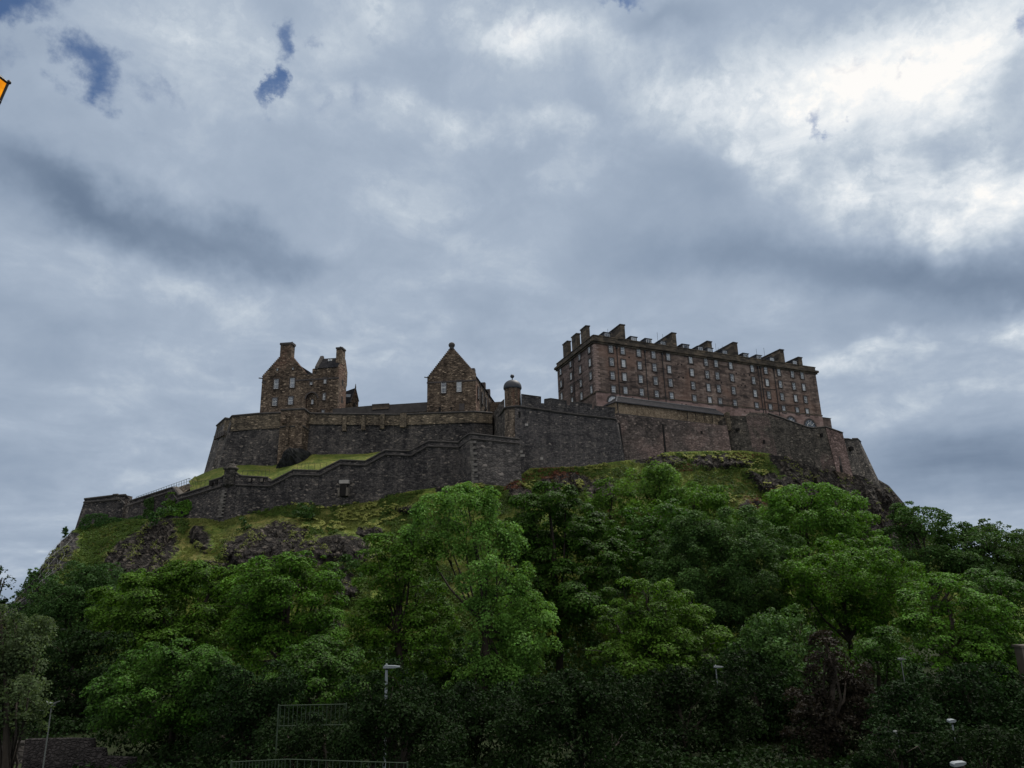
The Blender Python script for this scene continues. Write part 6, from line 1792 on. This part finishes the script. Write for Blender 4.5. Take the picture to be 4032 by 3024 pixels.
def build_ivy():
    def patch(label, poly, Y, n, seed, cf=c7):
        rng = np.random.default_rng(seed)
        P2 = np.array([cf(*p) for p in poly])
        lo, hi = P2.min(0), P2.max(0)
        pts = lo + rng.random((n * 3, 2)) * (hi - lo)
        ins = np.zeros(len(pts), bool)
        for i in range(len(P2)):
            (x0, y0), (x1, y1) = P2[i], P2[(i + 1) % len(P2)]
            cr = ((y0 > pts[:, 1]) != (y1 > pts[:, 1])) & (pts[:, 0] < (x1 - x0) * (pts[:, 1] - y0) / (y1 - y0 + 1e-9) + x0)
            ins ^= cr
        pts = pts[ins][:n]
        w = vnoise(np.concatenate([pts * .06, np.zeros((len(pts), 1))], 1))
        pts = pts[w > .28]
        zt = P(*P2[0], Y)[2]
        C = np.array([P(u, v, Y - .12 * max(0, (v - P2[:, 1].min()) * .056) - .25) for u, v in pts])
        C[:, 1] -= rng.random(len(C)) * .35
        N = rng.normal(size=C.shape) * .45 + np.array([0, -.8, .5]); N /= np.linalg.norm(N, axis=1, keepdims=True)
        o0 = C.mean(0)
        me = leaf_mesh('ivy', C, N, .34, .26, LEAF['bright'] if seed < 3 else LEAF['ivy'], tuple(o0), rng)
        o = bpy.data.objects.new('ivy', me); COL.objects.link(o); o.location = o0.tolist()
        tag(o, label, 'ivy', 'ivy patches on the outer wall', 'thing')
    patch('thick green ivy climbing to the wall top beside the steps', [(1310, 590), (1390, 600), (1395, 900), (1130, 910), (1180, 790), (1250, 700)], 154.3, 1500, 1)
    patch('wide green ivy patch hanging below the sloping coping', [(1440, 720), (1610, 665), (1622, 890), (1385, 900), (1390, 760)], 152.3, 1500, 2)
    patch('dark narrow ivy patch on the shaded outer wall', [(1010, 690), (1125, 650), (1125, 780), (1090, 940), (960, 950), (1000, 850)], 155.2, 900, 3)
    patch('dense dark ivy covering the lower half of the low bastion', [(220, 930), (300, 870), (480, 850), (700, 920), (780, 930), (960, 880), (1080, 960), (760, 1060), (180, 1060)], 154.6, 3200, 4)
build_ivy()

def build_netting():
    """grey rockfall mesh pinned over the cliff at the far left"""
    V = TERR
    mb = MB()
    uvF = project(V.reshape(-1, 3)).reshape(V.shape[0], V.shape[1], 2) / 1.82278
    cs = [c for c in range(V.shape[1]) if 22 < uvF[11, c, 0] < 168][::5]
    for c in cs:
        path = [V[r, c] + np.array([-.15, -.3, .25]) for r in range(11, 70, 4)]
        mb.tube(path, .035, 4)
    for r in range(14, 70, 8):
        path = [V[r, c] + np.array([-.15, -.3, .25]) for c in cs]
        if len(path) > 1: mb.tube(path, .025, 4)
    o = solo('rockfall_net', mb, M['net_wire'], 'grey wire rockfall net draped over the bare cliff at the far left', 'net', None, 'thing', origin=tuple(V[30, cs[0]]))
M['net_wire'] = mat_plain('grey wire', (0.12, 0.125, 0.13), .6, .2)
build_netting()

# ------------------------------------------------------------------ lamps, railings and small things in the garden
def build_lantern():
    """old street lantern at the left edge: black frame, lit amber glass"""
    Y = 5.6
    ctr = P(-74, 345, Y)
    k = Y / FOCAL * 1.02
    z = lambda v: P(0, v, Y)[2]
    R, r = 97 * k, 80 * k                      # half widths at top and bottom of the glass
    zt, zb = z(310), z(386)
    root = thing('street_lantern', 'old black street lantern with lit amber glass, at the left edge', 'street lamp', (ctr[0], Y, GROUND_Z))
    a0 = math.radians(18)
    cor = lambda rad, zz, i: np.array([ctr[0] + rad * math.cos(a0 + math.pi / 3 * i), Y + rad * math.sin(a0 + math.pi / 3 * i), zz])
    for i in range(6):
        p = [cor(r, zb, i), cor(r, zb, i + 1), cor(R, zt, i + 1), cor(R, zt, i)]
        part('pane', MB().add(p, [(0, 1, 2, 3)]), M['lantern_glow'], root)
    mb = MB()
    for i in range(6):
        mb.tube([cor(r + .004, zb, i), cor(R + .004, zt, i)], .012, 6)
        mb.tube([cor(R + .004, zt, i), cor(R + .004, zt, i + 1)], .014, 6)
        mb.tube([cor(r + .004, zb, i), cor(r + .004, zb, i + 1)], .014, 6)
        mb.lathe(cor(R + .01, zt - .005, i), [(0, 0), (.018, .005), (.02, .02), (.012, .035), (0, .04)], 8)
    part('frame', mb, M['black_iron'], root)
    mb = MB().lathe((ctr[0], Y, 0), [(R * 1.0, zt + .005), (R * .95, zt + .02), (R * .55, zt + .10), (R * .25, zt + .16), (R * .2, zt + .22), (R * .1, zt + .25), (0, zt + .30)], 6, a0, a0 + 2 * math.pi)
    part('hood', mb, M['black_iron'], root)
    mb = MB().lathe((ctr[0], Y, 0), [(.05, zb - .16), (r * .5, zb - .06), (r * .98, zb - .008), (r * .98, zb)], 6, a0, a0 + 2 * math.pi)
    part('cradle', mb, M['black_iron'], root)
    mb = MB().lathe((ctr[0], Y, 0), [(.13, GROUND_Z), (.13, GROUND_Z + 1), (.07, GROUND_Z + 1.3), (.055, zb - .3), (.05, zb - .14)], 10)
    part('post', mb, M['black_iron'], root)
build_lantern()

def lamp_post(label, u, v_top, Y, tilt=0.0, head=1.0, bar=.07, side=1, col='white_metal', double=False, arm=.0, name='lamp_post'):
    """slim post with a flat horizontal head; u, v in the full view"""
    p = PF(u, v_top, Y)
    gz = ground_z(p[0], Y)
    root = thing(name, label, 'lamp post', (p[0], Y, gz))
    part('post', MB().tube([(p[0], Y, gz), (p[0], Y, p[2] - .15)], [bar * 1.2, bar], 8), M[col], root)
    part('collar', MB().lathe((p[0], Y, p[2] - .2), [(bar * .8, 0), (bar * .8, .16), (bar * 1.5, .18), (bar * 1.3, .24), (0, .26)], 8), M['black_iron'], root)
    for sd in ((-1, 1) if double else (side,)):
        mb = MB()
        L = head
        pts = [(-.16, -.05), (L * .55, -.055), (L, -.02), (L, .03), (L * .5, .07), (-.1, .085), (-.16, .04)]
        front = [np.array([p[0] + sd * a, Y - .14, p[2] + b + (arm * max(a, 0))]) for a, b in pts]
        mb.prism(front, (0, .28, 0))
        h = part('lamp_head', mb, M[col], root)
    if head > .5: part('sensor', MB().lathe((p[0], Y, p[2] + .07), [(.05, 0), (.06, .06), (.03, .1), (0, .11)], 8), M['white_metal'], root)
    return root
def build_garden():
    lamp_post('white garden lamp post with short flat head, left of the ash', 835, 1441, 40, head=.7, bar=.07)
    lamp_post('small white lamp post half hidden under the lit dome sycamore', 1546, 1441, 62, head=.6, bar=.05)
    lamp_post('slim grey lamp post against the dark green tree at the lower right', 1946, 1424, 52, head=.28, bar=.035, col='iron_grey')
    lamp_post('thin white pole low at the right, beside the copper tree', 1938, 1582, 42, head=.05, bar=.03, col='iron_grey')
    lamp_post('short white post with slanted cap among the bottom right bushes', 2056, 1558, 37, head=.14, bar=.04, arm=.3)
    lamp_post('grey twin-headed lamp post in shade beside the pale tree', 112, 1523, 52, head=.45, bar=.04, col='iron_grey', double=True, arm=.5)
    lamp_post('white curved lamp head just showing at the bottom right edge', 2066, 1652, 29, head=.3, bar=.06, arm=.25)
    # railings
    def railing(label, pts, Y, hgt, n, seed):
        rng = np.random.default_rng(seed)
        L = [PF(u, v, Y) for u, v in pts]
        f = thing('garden_railing', label, 'railing', (L[0][0], Y, GROUND_Z), 'pale green railings in the garden')
        part('top_rail', MB().tube(L, .022, 5), M['rail_green'], f)
        part('lower_rail', MB().tube([p - np.array([0, 0, hgt * .9]) for p in L], .02, 5), M['rail_green'], f)
        for k in range(n):
            t = (k + .5) / n * (len(L) - 1); i = min(int(t), len(L) - 2)
            p = L[i] + (L[i + 1] - L[i]) * (t - i)
            part('bar', MB().tube([p, p - np.array([0, 0, hgt])], .016, 4), M['rail_green'], f)
        for q in (L[0], L[-1]):
            part('post', MB().tube([q + np.array([0, 0, .05]), (q[0], q[1], GROUND_Z)], .035, 6), M['rail_green'], f)
    railing('pale green railing of thin bars in the shrubbery, upper one', [(602, 1524), (748, 1521)], 37, 1.0, 16, 1)
    railing('pale green railing along the bottom edge, longest one', [(500, 1646), (620, 1640), (880, 1648)], 33, .9, 34, 2)
    # road, low wall and dark brown-grey retaining wall at the lower left
    e = lambda u, v, Y: P(u, v, Y)
    x0, x1 = P(-500, 2980, 64)[0], P(96, 2980, 64)[0]
    mb = MB().add([(x0, 38, GROUND_Z + .004), (P(150, 3000, 50)[0] + 2, 38, GROUND_Z + .004), (x1, 63, GROUND_Z + .004), (x0, 63, GROUND_Z + .004)], [(0, 1, 2, 3)])
    solo('road', mb, M['road_pale'], 'pale asphalt road at the lower left corner', None, None, 'structure')
    mb = MB().add([(x0, 56.2, GROUND_Z + .008), (x1, 56.2, GROUND_Z + .008), (x1, 56.5, GROUND_Z + .008), (x0, 56.5, GROUND_Z + .008)], [(0, 1, 2, 3)])
    solo('road_marking', mb, M['frame_white'], 'worn white line along the pale road', None, None, 'structure')
    w = thing('roadside_wall', 'low brown stone wall beside the road under the pale tree', 'wall', P(40, 2970, 65))
    T = [P(-300, 2935, 65), P(100, 2924, 65)]
    part('wall', MB().strip(T, [np.array([t[0], t[1], GROUND_Z - .3]) for t in T], .5), M['wall_grey'], w)
    part('coping', MB().tube([t + np.array([0, -.05, .05]) for t in T], .16, 5), M['coping'], w)
    w = thing('retaining_wall', 'dark stone retaining wall in the lower left corner', 'wall', P(300, 2990, 58))
    T = [P(u, v, 58) for u, v in ((99, 2916), (249, 2912), (352, 2914), (356, 2950), (398, 2952), (402, 2984), (520, 2990))]
    part('wall', MB().strip(T, [np.array([t[0], t[1], GROUND_Z - .3]) for t in T], .8), M['wall_garden'], w)
    part('coping', MB().tube([t + np.array([0, .1, .04]) for t in T], .08, 5), M['wall_garden'], w)
    w = thing('litter_bin', 'dark green litter bin at the roadside by the wall', 'bin', P(93, 3010, 55))
    b = P(93, 2985, 55)
    part('body', MB().lathe((b[0], 55, GROUND_Z), [(.27, 0), (.3, .05), (.31, .9), (.33, .95), (.33, 1.0), (.0, 1.0)], 14), M['bin_green'], w, False)
    part('hood', MB().lathe((b[0], 55, GROUND_Z + 1.0), [(.31, .0), (.31, .2), (.25, .32), (0, .38)], 14), M['bin_green'], w, True)
    w = thing('stone_pillar', 'plain grey stone pillar among dark leaves at the right edge', 'pillar', (P(4020, 2600, 84)[0], 84, GROUND_Z))
    t0, t1 = P(4021, 2550, 84), P(4062, 2550, 84)
    mb = MB().box(((t0[0] + t1[0]) / 2, 84.6, (GROUND_Z + t0[2]) / 2), (t1[0] - t0[0], 1.3, t0[2] - GROUND_Z))
    part('shaft', mb, M['pale_dim'], w)
    part('cap', MB().box(((t0[0] + t1[0]) / 2, 84.6, t0[2] + .12), (t1[0] - t0[0] + .25, 1.55, .24)), M['pale_dim'], w)
    a, b = P(-60, 2799, 33.0), P(172, 2797, 50)
    solo('overhead_wire', MB().tube([a, (a + b) / 2 - np.array([0, 0, .05]), b], .012, 5), M['iron_grey'], 'thin wire crossing in front of the pale tree at the left', 'wire', None, 'thing', origin=tuple(a))
M['wall_garden'] = mat_rubble('dark garden wall', (0.02, 0.018, 0.018, 1), (0.045, 0.04, 0.04, 1), (0.08, 0.072, 0.07, 1), (.34, .2), .03)
M['road_pale'] = mat_plain('worn pale road', (0.24, 0.225, 0.21), .9, .15, 1.2)
M['bin_green'] = mat_plain('dark green paint', (0.02, 0.05, 0.04), .5, .2)
build_garden()
